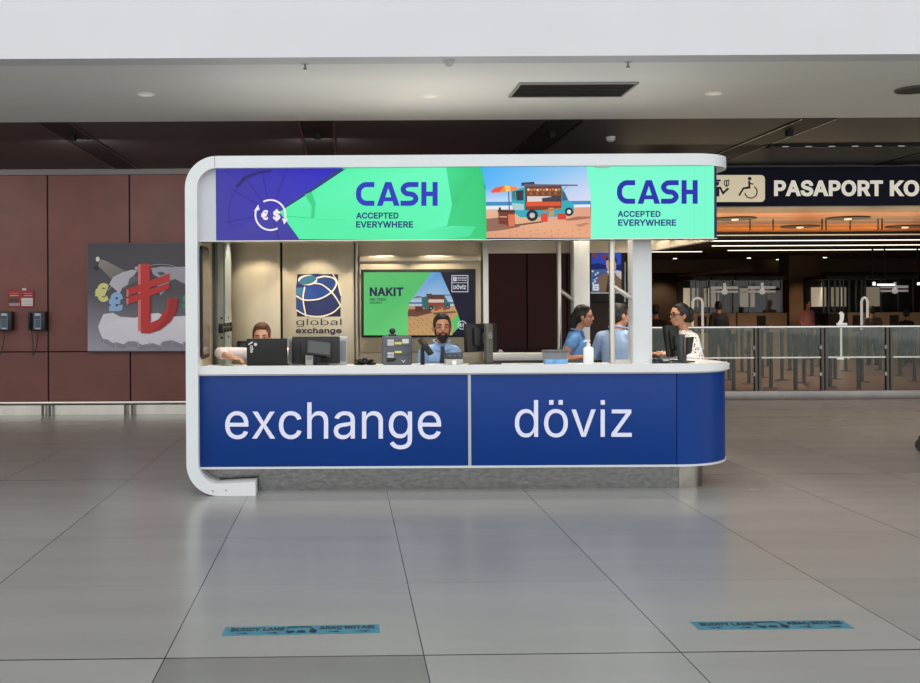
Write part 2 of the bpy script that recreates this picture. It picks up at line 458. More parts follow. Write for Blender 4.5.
    'e': [404,[[212,-8,185,-7,161,-2,138,6,117,16,98,30,82,46,68,64,56,85,46,108,40,132,35,159,34,187,35,215,39,242,46,267,55,290,67,311,81,329,97,346,115,359,135,370,157,378,180,383,205,384,221,384,236,382,251,379,266,374,280,368,294,361,307,351,319,341,331,329,341,315,350,299,357,282,363,263,368,242,370,219,371,194,371,169,75,169,75,221,338,221,310,202,309,220,307,237,303,254,298,269,291,282,283,294,273,305,263,314,250,321,237,326,222,329,205,330,189,329,173,326,159,321,146,313,135,304,125,294,116,282,109,270,103,256,99,241,97,226,96,211,96,178,97,157,100,139,104,122,110,106,118,92,128,80,139,70,151,61,165,55,179,50,195,47,212,46,224,47,234,48,244,50,254,53,263,56,271,61,278,66,285,73,292,80,297,88,302,96,306,105,365,91,360,77,353,63,345,51,335,39,324,29,311,19,298,11,283,4,266,-1,249,-5,231,-7]]],
    'g': [425,[[207,-151,187,-150,168,-148,150,-144,134,-140,119,-134,105,-127,93,-119,82,-110,73,-101,64,-91,57,-80,51,-69,101,-41,122,-66,128,-72,136,-78,145,-83,154,-88,165,-92,178,-95,192,-97,207,-97,229,-96,249,-92,267,-85,282,-75,295,-62,304,-47,310,-28,311,-6,311,68,306,68,287,41,280,34,272,28,263,21,252,16,241,11,227,8,212,5,195,5,173,6,152,10,132,17,113,27,95,39,80,53,67,71,55,90,46,112,39,136,35,163,34,191,35,220,39,246,46,271,55,293,66,314,80,332,95,347,112,361,131,371,152,378,173,383,196,384,213,384,228,382,242,378,253,373,264,367,273,360,281,353,288,346,308,319,313,319,313,379,372,379,372,-9,371,-32,367,-54,360,-73,350,-90,338,-104,324,-117,308,-127,291,-136,271,-142,251,-147,229,-150],[205,59,222,60,237,63,251,68,264,75,275,84,285,95,293,107,300,121,305,137,309,154,312,172,312,193,312,212,309,231,305,248,300,264,293,278,285,291,275,303,264,312,251,320,237,325,222,329,205,330,188,329,172,325,158,320,145,312,134,302,124,290,115,277,109,262,103,246,99,229,97,212,96,193,97,173,99,155,103,138,109,123,116,108,124,96,134,85,145,76,158,68,172,63,188,60]]],
    'h': [410,[[114,227,114,0,53,0,53,509,114,509,114,287,102,287,112,312,124,332,137,349,152,362,169,372,187,379,207,383,227,384,246,383,264,380,280,376,295,369,309,360,321,349,332,336,341,321,348,304,353,285,356,264,357,240,357,0,296,0,296,235,295,256,290,275,283,291,273,304,260,315,246,323,229,328,210,329,197,328,184,326,172,322,161,317,150,311,141,303,133,293,126,283,121,271,117,257,114,243]]],
    'i': [167,[[53,0,53,379,114,379,114,0],[53,443,53,509,114,509,114,443]]],
    'l': [167,[[53,0,53,509,114,509,114,0]]],
    'n': [410,[[114,227,114,0,53,0,53,379,112,379,112,287,102,287,112,312,124,332,137,349,152,362,169,372,187,379,207,383,227,384,246,383,264,380,280,376,295,369,309,360,321,349,332,336,341,321,348,304,353,285,356,264,357,240,357,0,296,0,296,235,295,256,290,275,283,291,273,304,260,315,246,323,229,328,210,329,197,328,184,326,172,322,161,317,150,311,141,303,133,293,126,283,121,271,117,257,114,243]]],
    'o': [415,[[207,-8,182,-7,159,-2,137,6,117,16,98,30,82,46,68,64,56,85,46,108,40,133,36,159,34,187,36,216,40,243,46,268,56,291,68,312,82,330,98,346,117,360,137,371,159,378,182,383,207,384,233,383,256,378,278,371,299,360,317,346,333,330,347,312,359,291,369,268,376,243,380,216,381,187,380,159,376,133,369,108,359,85,347,64,333,46,317,30,299,16,278,6,256,-2,233,-7],[207,46,226,48,242,51,257,57,270,66,282,76,292,89,300,102,307,117,312,134,316,151,318,169,319,187,318,206,316,224,312,242,307,258,300,274,292,287,282,300,270,310,257,319,242,325,226,329,207,330,189,329,173,325,158,319,145,310,134,300,124,287,115,274,108,258,103,242,99,224,97,206,96,187,97,169,99,151,103,134,108,117,115,102,124,89,134,76,145,66,158,57,173,51,189,48]]],
    'v': [389,[[163,0,17,379,84,379,165,155,187,87,206,21,184,21,203,87,224,155,305,379,371,379,226,0]]],
    'x': [379,[[21,0,171,218,171,171,29,379,100,379,147,306,179,253,207,206,175,206,202,253,233,306,282,379,352,379,209,169,209,214,358,0,287,0,231,85,200,136,173,182,205,182,178,136,148,85,91,0]]],
    'z': [380,[[42,0,42,46,254,320,254,323,48,323,48,379,333,379,333,331,126,60,126,56,339,56,339,0]]],
    '£': [425,[[37,41,37,57,51,58,62,61,72,66,80,74,86,84,90,95,92,109,93,125,85,358,86,380,89,401,94,421,102,439,113,456,125,471,139,484,156,495,174,504,194,510,216,514,239,516,259,515,277,511,294,506,310,499,325,490,339,480,351,468,362,454,371,439,378,422,384,404,387,385,328,377,324,395,318,411,310,425,300,437,287,446,273,453,257,457,240,459,224,458,210,456,198,451,186,446,176,439,168,430,161,421,155,410,150,399,148,387,146,374,146,360,153,127,153,116,152,106,149,97,145,89,141,81,135,75,129,69,123,64,92,49,61,42],[37,0,37,57,301,57,309,57,315,58,320,60,324,63,326,67,329,72,330,78,330,85,330,107,388,107,388,91,386,70,382,51,376,35,366,23,354,13,339,6,321,1,299,0],[37,229,37,280,311,280,311,229]]],
    'Ç': [510,[[267,-7,235,-5,205,1,177,11,150,25,126,42,104,63,86,88,70,115,57,146,48,179,42,215,40,254,42,293,48,329,57,362,70,393,86,421,104,445,126,466,150,484,177,498,205,508,235,514,267,516,286,515,305,513,323,509,340,504,357,498,373,490,388,481,402,471,415,460,427,447,438,433,448,418,456,402,463,385,469,367,473,348,408,348,405,361,401,373,395,384,389,395,382,404,375,413,366,421,357,428,348,435,337,440,327,445,315,449,304,452,292,454,280,455,267,456,245,454,223,450,203,443,184,432,166,419,150,403,137,385,125,364,116,340,109,314,105,285,103,254,105,223,109,194,116,168,125,145,137,123,151,105,166,89,184,76,203,66,223,59,245,54,267,53,280,53,292,55,304,57,315,60,327,64,337,69,348,74,357,81,366,88,375,96,382,105,389,114,395,125,401,136,405,148,408,160,473,160,469,142,463,124,457,107,448,91,438,76,428,62,416,49,402,38,388,28,373,19,357,11,341,5,323,0,305,-4,286,-6],[228,-146,228,-110,268,-110,277,-110,284,-109,290,-107,294,-105,298,-102,300,-98,301,-94,302,-88,301,-82,300,-77,298,-73,294,-71,290,-68,284,-67,277,-66,268,-66,240,-66,251,13,283,13,283,-3,283,-33,299,-34,312,-37,323,-42,332,-47,339,-55,344,-64,347,-75,348,-88,346,-102,343,-114,337,-124,328,-132,317,-138,304,-143,288,-145,269,-146]]],
    'Ö': [533,[[267,-7,235,-5,205,1,177,11,150,25,126,42,105,63,86,88,70,115,57,146,48,179,42,215,40,254,42,293,48,329,57,362,70,393,86,421,105,445,126,466,150,484,177,498,205,508,235,514,267,516,299,514,329,508,357,498,384,484,408,466,429,445,448,421,464,393,477,362,486,329,491,293,493,254,491,215,486,179,477,146,464,115,448,88,429,63,408,42,384,25,357,11,329,1,299,-5],[267,53,289,54,310,59,330,66,349,76,367,89,383,105,396,123,408,144,418,168,425,194,429,223,430,254,429,286,425,314,418,341,408,365,396,386,383,404,367,420,349,433,330,443,310,450,289,454,267,456,245,454,223,450,203,443,184,433,167,420,151,404,137,385,125,364,116,340,109,314,105,285,103,254,105,223,109,194,116,168,125,144,137,123,151,105,167,89,184,76,203,66,223,59,245,54],[339,572,331,573,323,575,317,579,310,584,305,590,301,597,299,604,298,612,299,621,301,628,305,635,310,641,317,646,323,650,331,652,339,653,347,652,355,650,361,646,368,641,373,635,376,628,379,621,379,612,379,604,376,597,373,590,368,584,361,579,355,575,347,573],[195,572,187,573,180,575,173,579,167,584,161,590,158,597,155,604,155,612,155,621,158,628,161,635,167,641,173,646,180,650,187,652,195,653,203,652,211,650,218,646,224,641,229,635,233,628,235,621,236,612,235,604,233,597,229,590,224,584,218,579,211,575,203,573]]],
    'ö': [415,[[207,-8,182,-7,159,-2,137,6,117,16,98,30,82,46,68,64,56,85,46,108,40,133,36,159,34,187,36,216,40,243,46,268,56,291,68,312,82,330,98,346,117,360,137,371,159,378,182,383,207,384,233,383,256,378,278,371,299,360,317,346,333,330,347,312,359,291,369,268,376,243,380,216,381,187,380,159,376,133,369,108,359,85,347,64,333,46,317,30,299,16,278,6,256,-2,233,-7],[207,46,226,48,242,51,257,57,270,66,282,76,292,89,300,102,307,117,312,134,316,151,318,169,319,187,318,206,316,224,312,242,307,258,300,274,292,287,282,300,270,310,257,319,242,325,226,329,207,330,189,329,173,325,158,319,145,310,134,300,124,287,115,274,108,258,103,242,99,224,97,206,96,187,97,169,99,151,103,134,108,117,115,102,124,89,134,76,145,66,158,57,173,51,189,48],[108,443,108,509,172,509,172,443],[243,443,243,509,307,509,307,443]]],
    'İ': [190,[[65,0,65,509,130,509,130,0],[65,560,65,625,130,625,130,560]]],
    '€': [464,[[364,329,341,279,16,279,34,329],[321,229,298,179,16,179,34,229],[423,463,398,409,366,433,329,450,319,452,309,454,299,455,288,456,268,454,248,450,230,443,213,433,197,420,183,404,171,386,161,365,152,341,146,315,143,286,141,254,143,223,146,194,152,168,161,144,171,123,183,104,197,89,213,76,230,66,248,59,268,54,288,53,299,53,309,54,319,56,329,59,365,74,396,96,422,43,408,31,393,21,378,13,361,6,343,0,325,-4,307,-6,288,-7,258,-5,230,1,204,11,179,25,157,42,137,63,120,87,105,115,93,146,85,179,80,215,78,254,80,293,85,329,93,363,105,393,120,421,137,445,157,466,179,484,204,498,230,508,258,514,288,516,307,515,325,512,343,508,361,502,378,495,394,486,409,475]]],
}
GCACHE = {}

def glyph(ch, bold):
    """one letter as triangles: its outlines, thickened by bold, filled by winding number"""
    key = (ch, bold)
    if key in GCACHE:
        return GCACHE[key]
    adv, cs = GLYPHS[ch]
    loops = []
    for c in cs:
        P = [Vector((c[i], c[i + 1])) for i in range(0, len(c), 2)]
        Q = []
        n = len(P)
        for i in range(n):
            d0, d1 = (P[i] - P[i - 1]), (P[(i + 1) % n] - P[i])
            if d0.length < 1e-6 or d1.length < 1e-6:
                continue
            n0 = Vector((-d0.y, d0.x)).normalized()
            n1 = Vector((-d1.y, d1.x)).normalized()
            m_ = n0 + n1
            m_ = m_.normalized() if m_.length > .3 else n1
            Q.append(P[i] + m_ * bold * 1000 / max(.5, m_.dot(n1)))
        loops.append(Q)
    vs, es = [], []
    for Q in loops:
        b = len(vs)
        vs += Q
        es += [(b + i, b + (i + 1) % len(Q)) for i in range(len(Q))]
    r = delaunay_2d_cdt(vs, es, [], 0, 0.01)
    V, T = r[0], r[2]
    F_ = []
    for t in T:
        c = (V[t[0]] + V[t[1]] + V[t[2]]) / 3
        w = 0
        for Q in loops:
            for i in range(len(Q)):
                a, b = Q[i - 1], Q[i]
                if (a.y <= c.y) != (b.y <= c.y):
                    x = a.x + (c.y - a.y) / (b.y - a.y) * (b.x - a.x)
                    if x > c.x:
                        w += 1 if b.y > a.y else -1
        if w != 0:
            a, b, d = (V[k] for k in t)
            F_.append(list(t) if (b - a).cross(d - a) > 0 else list(t)[::-1])
    GCACHE[key] = (adv, [(v.x, v.y) for v in V], F_)
    return GCACHE[key]

def glyphs(body, bold=0.0):
    vs, fs, x = [], [], 0
    for ch in body:
        if ch == ' ':
            x += 190
            continue
        adv, v, f = glyph(ch, bold)
        n = len(vs)
        vs += [(x + a, b) for a, b in v]
        fs += [[n + k for k in q] for q in f]
        x += adv + bold * 600
    used = sorted({k for f in fs for k in f})
    mp = {k: i for i, k in enumerate(used)}
    return [vs[k] for k in used], [[mp[k] for k in f] for f in fs]

def solid_text(mb, body, box, conv, nrm, depth, m, bold=0.0):
    """raised letters: front faces plus side walls, fitted to a pixel box"""
    vs, fs = glyphs(body, bold)
    u0, v0, u1, v1 = box
    x0, x1 = min(v[0] for v in vs), max(v[0] for v in vs)
    y0, y1 = min(v[1] for v in vs), max(v[1] for v in vs)
    nrm = Vector(nrm)
    P = [conv(u0 + (x - x0) / (x1 - x0) * (u1 - u0), v1 + (y - y0) / (y1 - y0) * (v0 - v1)) for x, y in vs]
    n = len(P)
    cnt = {}
    for f in fs:
        for a, b in zip(f, f[1:] + f[:1]):
            cnt[(a, b)] = cnt.get((a, b), 0) + 1
    F_ = [f for f in fs]
    for (a, b) in list(cnt):
        if (b, a) not in cnt:
            F_.append([a, b, n + b, n + a])
    mb._faces([p + nrm * depth for p in P] + P, F_, m)

def vplane(Y):
    return lambda u, v: W(u, v, Y)

def crop(conv, ox, oy, sc):
    return lambda u, v: conv(ox + u / sc, oy + v / sc)

# ================================================================ MATERIALS
white_paint = M('white_paint', (217, 220, 221), 0.35, noise=0.03, scale=3)
fascia_paint = M('fascia_paint', (208, 208, 211), 0.6, noise=0.02, scale=2)
soffit_paint = M('soffit_paint', (232, 232, 228), 0.55, noise=0.03, scale=0.6, stretch=(0.3, 2, 1))
dark_ceiling = M('dark_ceiling', (66, 62, 61), 0.55, noise=0.1, scale=1.2)
slot_black = M('slot_black', (6, 6, 7), 0.6)
steel = M('steel', (205, 200, 190), 0.3, 1.0, noise=0.08, scale=5, stretch=(1, 1, 0.2))
chrome = M('chrome', (215, 215, 215), 0.15, 1.0)
dark_steel = M('dark_steel', (88, 84, 78), 0.28, 1.0)
warm_steel = M('warm_steel', (206, 194, 170), 0.42, 0.75, noise=0.10, scale=3.0, stretch=(1.5, 1, 0.35))
plinth_steel = M('plinth_steel', (128, 128, 126), 0.24, 1.0, noise=0.22, scale=34, stretch=(.6, 1, 1), bump=0.12)
blue_panel = M('blue_panel', (3, 53, 126), 0.38, spec=0.25, noise=0.06, scale=1.5)
letter_white = M('letter_white', (226, 226, 246), 0.4)
counter_white = M('counter_white', (226, 226, 224), 0.35, noise=0.03, scale=6)
grey_trim = M('grey_trim', (176, 182, 186), 0.4, 0.3)
black_plastic = M('black_plastic', (10, 10, 11), 0.5, noise=0.15, scale=30)
dark_grey = M('dark_grey', (58, 60, 64), 0.5, noise=0.08, scale=20)
mid_grey = M('mid_grey', (120, 122, 126), 0.5, noise=0.08, scale=20)
light_grey = M('light_grey', (190, 192, 194), 0.5, noise=0.04, scale=20)
screen_dark = M('screen_dark', (10, 11, 13), 0.12)
paper_white = M('paper_white', (232, 232, 226), 0.7)
white_plastic = M('white_plastic', (238, 238, 236), 0.3)
red_paint = M('red_paint', (150, 36, 38), 0.5, noise=0.08)
maroon = M('maroon', (118, 70, 62), 0.5, noise=0.13, scale=2.2, bump=0.05)
joint_dark = M('joint_dark', (30, 18, 18), 0.8)
lamp_glow = M('lamp_glow', (250, 246, 235), 0.4, emit=(255, 240, 215), estr=6.0)
tube_glow = M('tube_glow', (250, 246, 235), 0.4, emit=(255, 244, 225), estr=1.6)
sign_glow = M('sign_glow', (250, 250, 250), 0.4, emit=(255, 252, 245), estr=1.5)
screen_mat = paint_mat('screen_picture', True, 0.95)
print_mat = paint_mat('printed_picture', False)
dull_screen = paint_mat('television_picture', True, 0.8)

# floor tiles: 1.19 m x 1.2 m stone slabs with thin joints
def floor_mat():
    m = bpy.data.materials.new('stone_tiles')
    m.use_nodes = True
    nt = m.node_tree
    N, Lk = nt.nodes, nt.links
    b = N['Principled BSDF']
    tc = N.new('ShaderNodeTexCoord')
    sp = N.new('ShaderNodeSeparateXYZ')
    Lk.new(tc.outputs['Object'], sp.inputs[0])

    def math_(op, a, bb=None):
        n = N.new('ShaderNodeMath')
        n.operation = op
        for i, v in enumerate((a, bb)):
            if v is None:
                continue
            if isinstance(v, (int, float)):
                n.inputs[i].default_value = v
            else:
                Lk.new(v, n.inputs[i])
        return n.outputs[0]
    u = math_('DIVIDE', math_('SUBTRACT', sp.outputs[0], 0.352), 1.182)
    v = math_('DIVIDE', math_('SUBTRACT', math_('SUBTRACT', sp.outputs[1], math_('MULTIPLY', sp.outputs[0], 0.018)), 4.615), 1.20)
    iu, iv = math_('FLOOR', u), math_('FLOOR', v)
    fu, fv = math_('ABSOLUTE', math_('SUBTRACT', math_('FRACT', math_('ADD', u, 0.5)), 0.5)), \
        math_('ABSOLUTE', math_('SUBTRACT', math_('FRACT', math_('ADD', v, 0.5)), 0.5))
    ju = math_('LESS_THAN', fu, 0.0024)
    v3 = math_('ABSOLUTE', math_('SUBTRACT', math_('FRACT', math_('ADD', math_('DIVIDE', v, 4.0), 0.5)), 0.5))
    jv = math_('MAXIMUM', math_('MULTIPLY', math_('LESS_THAN', fv, 0.0030), 0.2), math_('LESS_THAN', v3, 0.0014))
    j = math_('MAXIMUM', ju, jv)
    cv = N.new('ShaderNodeCombineXYZ')
    Lk.new(iu, cv.inputs[0])
    Lk.new(iv, cv.inputs[1])
    wn = N.new('ShaderNodeTexWhiteNoise')
    wn.noise_dimensions = '2D'
    Lk.new(cv.outputs[0], wn.inputs['Vector'])
    nz = N.new('ShaderNodeTexNoise')
    nz.inputs['Scale'].default_value = 1.4
    nz.inputs['Detail'].default_value = 6
    mp = N.new('ShaderNodeMapping')
    mp.inputs['Scale'].default_value = (0.5, 2.6, 1)
    Lk.new(tc.outputs['Object'], mp.inputs[0])
    Lk.new(mp.outputs[0], nz.inputs['Vector'])
    # one slab of a darker batch
    dk = math_('MULTIPLY', math_('COMPARE', iu, -1.0), math_('COMPARE', iv, -1.0))
    for n in N:
        if n.type == 'MATH' and n.operation == 'COMPARE':
            n.inputs[2].default_value = 0.1
    f1 = math_('ADD', math_('MULTIPLY', wn.outputs['Value'], 0.14), math_('MULTIPLY', nz.outputs['Fac'], 0.22))
    f2 = math_('SUBTRACT', math_('ADD', f1, 0.82), math_('MULTIPLY', dk, 0.34))
    vm = N.new('ShaderNodeVectorMath')
    vm.operation = 'SCALE'
    vm.inputs[0].default_value = rgb((137, 137, 133))[:3]
    Lk.new(f2, vm.inputs['Scale'])
    mx = N.new('ShaderNodeMix')
    mx.data_type = 'RGBA'
    Lk.new(j, mx.inputs[0])
    Lk.new(vm.outputs[0], mx.inputs[6])
    mx.inputs[7].default_value = rgb((48, 48, 46))
    Lk.new(mx.outputs[2], b.inputs['Base Color'])
    Lk.new(math_('ADD', math_('MULTIPLY', nz.outputs['Fac'], 0.10), 0.20), b.inputs['Roughness'])
    b.inputs['Specular IOR Level'].default_value = 0.55
    return m

def wood_mat(name, c0, c1, sy, rough=0.4):
    m = bpy.data.materials.new(name)
    m.use_nodes = True
    nt = m.node_tree
    b = nt.nodes['Principled BSDF']
    tc = nt.nodes.new('ShaderNodeTexCoord')
    mp = nt.nodes.new('ShaderNodeMapping')
    mp.inputs['Scale'].default_value = (0.15, sy, 1)
    nz = nt.nodes.new('ShaderNodeTexNoise')
    nz.inputs['Scale'].default_value = 1.0
    nz.inputs['Detail'].default_value = 4
    rp = nt.nodes.new('ShaderNodeValToRGB')
    rp.color_ramp.elements[0].color = rgb(c0)
    rp.color_ramp.elements[1].color = rgb(c1)
    rp.color_ramp.elements[0].position = 0.35
    rp.color_ramp.elements[1].position = 0.65
    nt.links.new(tc.outputs['Object'], mp.inputs[0])
    nt.links.new(mp.outputs[0], nz.inputs['Vector'])
    nt.links.new(nz.outputs['Fac'], rp.inputs[0])
    nt.links.new(rp.outputs[0], b.inputs['Base Color'])
    b.inputs['Roughness'].default_value = rough
    return m

stone_tiles = floor_mat()
wood_ceiling = wood_mat('wood_ceiling', (96, 48, 20), (200, 118, 54), 1.6)
hall_floor = wood_mat('hall_floor', (142, 116, 98), (166, 138, 116), 0.6, 0.3)
tan_wood = M('tan_wood', (196, 158, 116), 0.5, noise=0.06, scale=4, stretch=(0.5, 1, 3))
hall_brown = M('hall_brown', (58, 42, 32), 0.7, noise=0.1, scale=1)
column_brown = M('column_brown', (104, 76, 52), 0.6, noise=0.08, scale=2)
navy_board = M('navy_board', (7, 10, 44), 0.5, spec=0.25)
cream = M('cream', (240, 226, 196), 0.4, emit=(240, 224, 190), estr=0.42)
sign_white = M('sign_white', (240, 234, 222), 0.4, emit=(240, 232, 215), estr=0.5)

# ================================================================ THE SETTING
m = MB()
m.box((-16, -30, -0.2), (24, 16.8, 0))
struct('floor', m, stone_tiles)
m = MB()
m.box((-16, 16.8, -0.2), (24, 44, 0))
struct('floor_hall', m, hall_floor)

# white upper facade and the soffit behind it
m = MB()
m.box((-16, 8.36, 3.66), (24, 8.60, 9.0))
struct('wall_upper', m, fascia_paint)
m = MB()
m.box((-16, 8.60, 3.66), (24, 11.22, 3.95))
struct('ceiling', m, soffit_paint)
m = MB()
m.box((-16, 11.22, 3.66), (24, 15.6, 3.95))
struct('ceiling_rear', m, dark_ceiling)

# maroon panelled wall with open joints
m = MB()
m.box((-16, 15.14, 0.14), (3.55, 15.4, 3.62), joint_dark)
YW = 15.1
pxs = [-3.0 + 0.0]
edges = [W(x, 300, YW).x for x in (48, 130)]
step_ = edges[1] - edges[0]
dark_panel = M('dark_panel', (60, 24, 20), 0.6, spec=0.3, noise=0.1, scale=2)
xs = [edges[0] + k * step_ for k in range(-9, 3)] + [W(x, 300, YW).x for x in (404, 446, 487, 527, 567, 607)]
zj = W(100, 351.5, YW).z
for a, b_ in zip(xs[:-1], xs[1:]):
    b2 = min(b_, 3.55)
    if a >= 3.5:
        break
    for z0, z1 in ((0.16, zj), (zj, 3.6)):
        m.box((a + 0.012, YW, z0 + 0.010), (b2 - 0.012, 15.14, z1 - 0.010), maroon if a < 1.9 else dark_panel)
struct('wall_back', m, maroon)
m = MB()
m.box((-16, 15.02, 3.575), (24, 15.1, 3.658))
struct('trim_1', m, M('trim_grey', (128, 122, 118), 0.5))
# bright steel skirting with a rail on brackets
m = MB()
m.box((-16, 15.10, 0.0), (3.55, 15.2, 0.14), steel)
m.box((-16, 14.98, 0.165), (3.5, 15.03, 0.205), steel, 0.008)
for k in range(-9, 6):
    x = edges[0] + k * step_
    m.box((x - 0.075, 14.99, 0.0), (x - 0.045, 15.02, 0.17), dark_steel)
    m.box((x + 0.03, 14.99, 0.0), (x + 0.06, 15.02, 0.17), dark_steel)
struct('baseboard_back', m, steel)
# dark pillar that ends the maroon wall, and the far hall
m = MB()
m.box((3.55, 14.9, 0), (4.15, 15.5, 3.66))
struct('column', m, hall_brown)
m = MB()
m.box((-16, 43, 0), (24, 43.2, 3.9))
struct('wall_hall', m, hall_brown)
m = MB()
m.box((4.15, 15.6, 3.12), (24, 21.4, 3.3))
struct('ceiling_wood', m, wood_ceiling)
m = MB()
m.box((3.5, 21.4, 3.2), (24, 43, 3.4))
struct('ceiling_hall', m, hall_brown)
m = MB()
m.box((3.5, 36.0, 2.72), (24, 36.3, 3.2))
struct('beam_hall', m, column_brown)
m = MB()
m.box((-16.2, 8.36, 0), (-16, 43, 3.95))
struct('wall_left', m, hall_brown)
m = MB()
m.box((24, 8.36, 0), (24.2, 43, 3.95))
struct('wall_right', m, hall_brown)
m = MB()
m.box((3.3, 15.5, 0), (3.55, 43, 3.9))
struct('wall_hall_left', m, hall_brown)
m = MB()
x0, x1 = W(789, 300, 33).x, W(821, 300, 33).x
m.box((x0, 33, 0), (x1, 33.8, 3.2), None, 0.03)
struct('column_hall', m, column_brown)
# slanting light beam panel in the hall
m = MB()
a, b_ = W(680, 275.5, 34), W(752, 266, 34)
c_, d_ = W(752, 271, 34), W(684, 276.5, 34)
m.prism([(a.x, a.z), (b_.x, b_.z), (c_.x, c_.z), (d_.x, d_.z)], 'y', 34, 34.5)
struct('beam_slanted', m, column_brown)

# long dark slots in the rear ceiling
slots = [(-3.4, -3.05), (-0.50, -0.12), (2.28, 2.66), (5.10, 5.48), (7.9, 8.28)]
names = ['black ceiling slot above the maroon wall left of the phones picture', 'black ceiling slot ending above the blue part of the kiosk banner',
         'black ceiling slot above the food truck picture of the banner', 'black ceiling slot running down to the right end of the kiosk roof',
         'black ceiling slot above the last letters of the passport sign']
for (a, b_), lb in zip(slots, names):
    t = thing('ceiling_slot', lb, 'ceiling slot', ((a + b_) / 2, 13.2, 3.66), group='black slots in the dark ceiling')
    m = MB()
    m.box((a, 11.24, 3.652), (b_, 15.0, 3.661))
    part('recess', m, slot_black, t)
    m = MB()
    for e in (a - 0.012, b_ - 0.008):
        m.box((e, 11.24, 3.646), (e + 0.02, 15.0, 3.661))
    part('edge_trim', m, dark_steel, t)
    m = MB()
    xm = (a + b_) / 2
    m.cyl((xm, 12.0, 3.652), (xm, 12.0, 3.585), 0.045)
    part('spotlight', m, black_plastic, t)

# soffit fittings
t = thing('ceiling_vent', 'wide dark rectangular vent grille in the grey soffit above the banner', 'ceiling vent', (W(572, 95, 9.7).x, 9.8, 3.66))
a, b_ = W(516, 98, 9.9), W(632, 92, 9.9)
y0, y1 = 1010 * 2.06 / (306 - 88 + 2), 1010 * 2.06 / (306 - 100 + 2)
y0, y1 = 9.36, 9.92
m = MB()
X0, X1 = W(511, 101, y1).x, W(620, 101, y1).x
m.box((X0, y0, 3.652), (X1, y1, 3.662))
part('backing', m, slot_black, t)
m = MB()
for k in range(9):
    yy = y0 + 0.03 + k * (y1 - y0 - 0.06) / 8
    m.box((X0, yy - 0.008, 3.640), (X1, yy + 0.008, 3.654))
part('slats', m, M('vent_brown', (52, 46, 42), 0.5), t)
m = MB()
for q in ((X0 - .02, y0 - .02, X1 + .02, y0), (X0 - .02, y1, X1 + .02, y1 + .02), (X0 - .02, y0, X0, y1), (X1, y0, X1 + .02, y1)):
    m.box((q[0], q[1], 3.640), (q[2], q[3], 3.660))
part('vent_frame', m, M('vent_frame', (150, 150, 148), 0.5), t)

lamp_pos = []
for px, py, lb in ((146, 94, 'small round downlight in the grey soffit left of the kiosk'), (430, 95.5, 'small round downlight in the grey soffit left of the dark vent'),
                   (714, 93, 'small round downlight in the grey soffit right of the dark vent')):
    Y = F * 2.06 / (306 - py - ROLL * (px - CX))
    p = W(px, py, Y)
    lamp_pos.append(p)
    t = thing('downlight', lb, 'ceiling light', (p.x, p.y, 3.66), group='soffit downlights')
    m = MB()
    m.tube([(p.x + 0.075 * math.cos(k * PI / 12), p.y + 0.075 * math.sin(k * PI / 12), 3.657) for k in range(24)], 0.012, None, 6, True)
    part('trim_ring', m, white_plastic, t)
    m = MB()
    m.cyl((p.x, p.y, 3.652), (p.x, p.y, 3.661), 0.062)
    part('diffuser', m, M('soffit_lamp', (230, 228, 220), 0.4, emit=(255, 240, 215), estr=0.25), t)
for px, py, lb in ((305, 66, 'tiny sprinkler head hanging from soffit above left part of banner'), (449, 63, 'tiny round detector on soffit above middle of banner'),
                   (628, 64, 'tiny sprinkler head hanging from soffit above right part of banner')):
    Y = F * 2.04 / (306 - py - ROLL * (px - CX))
    p = W(px, py, Y)
    if 'detector' in lb:
        t = thing('smoke_detector', lb, 'smoke detector', (p.x, p.y, 3.66))
        m = MB()
        m.loft([((p.x, p.y, 3.612), .02, .02), ((p.x, p.y, 3.62), .03, .03), ((p.x, p.y, 3.645), .04, .04)])
        part('sensor_head', m, light_grey, t)
        m = MB()
        m.cyl((p.x, p.y, 3.645), (p.x, p.y, 3.661), 0.05)
        part('base_ring', m, light_grey, t)
    else:
        t = thing('sprinkler', lb, 'sprinkler', (p.x, p.y, 3.66), group='soffit sprinklers')
        m = MB()
        m.cyl((p.x, p.y, 3.655), (p.x, p.y, 3.661), 0.035)
        part('escutcheon', m, light_grey, t)
        m = MB()
        m.cyl((p.x, p.y, 3.655), (p.x, p.y, 3.612), 0.008)
        m.cyl((p.x, p.y, 3.618), (p.x, p.y, 3.612), 0.018)
        part('nozzle', m, mid_grey, t)
p = Vector((W(914, 100, 9.75).x, 9.72, 3.66))
t = thing('ceiling_speaker', 'round black speaker in the grey soffit at the right edge', 'speaker', p)
m = MB()
m.cyl((p.x, p.y, 3.645), (p.x, p.y, 3.661), 0.17, n=32)
part('grille', m, slot_black, t)
m = MB()
m.tube([(p.x + 0.175 * math.cos(k * PI / 16), p.y + 0.175 * math.sin(k * PI / 16), 3.652) for k in range(32)], 0.012, None, 6, True)
part('rim', m, M('speaker_rim', (96, 92, 88), 0.5), t)
p = W(615, 139, 12.2)
single('smoke_detector', MB().loft([((p.x, 12.4, 3.60), .03, .03), ((p.x, 12.4, 3.62), .055, .055), ((p.x, 12.4, 3.66), .06, .06)]), white_plastic,
       'small white round smoke detector on the dark ceiling above the banner', 'smoke detector')
# track with little lights on the right of the dark ceiling
t = thing('light_track', 'black ceiling track with tiny bright dots above the passport sign', 'light track', (7.5, 13.1, 3.62))
m = MB()
m.box((5.5, 13.05, 3.62), (9.8, 13.17, 3.659))
part('track', m, slot_black, t)
for k in range(14):
    m = MB()
    x = 5.7 + k * 0.3
    m.box((x - 0.04, 13.04, 3.622), (x + 0.04, 13.05, 3.632))
    part('lamp', m, M('track_lamp', (200, 196, 190), 0.4, emit=(255, 245, 230), estr=0.25), t)

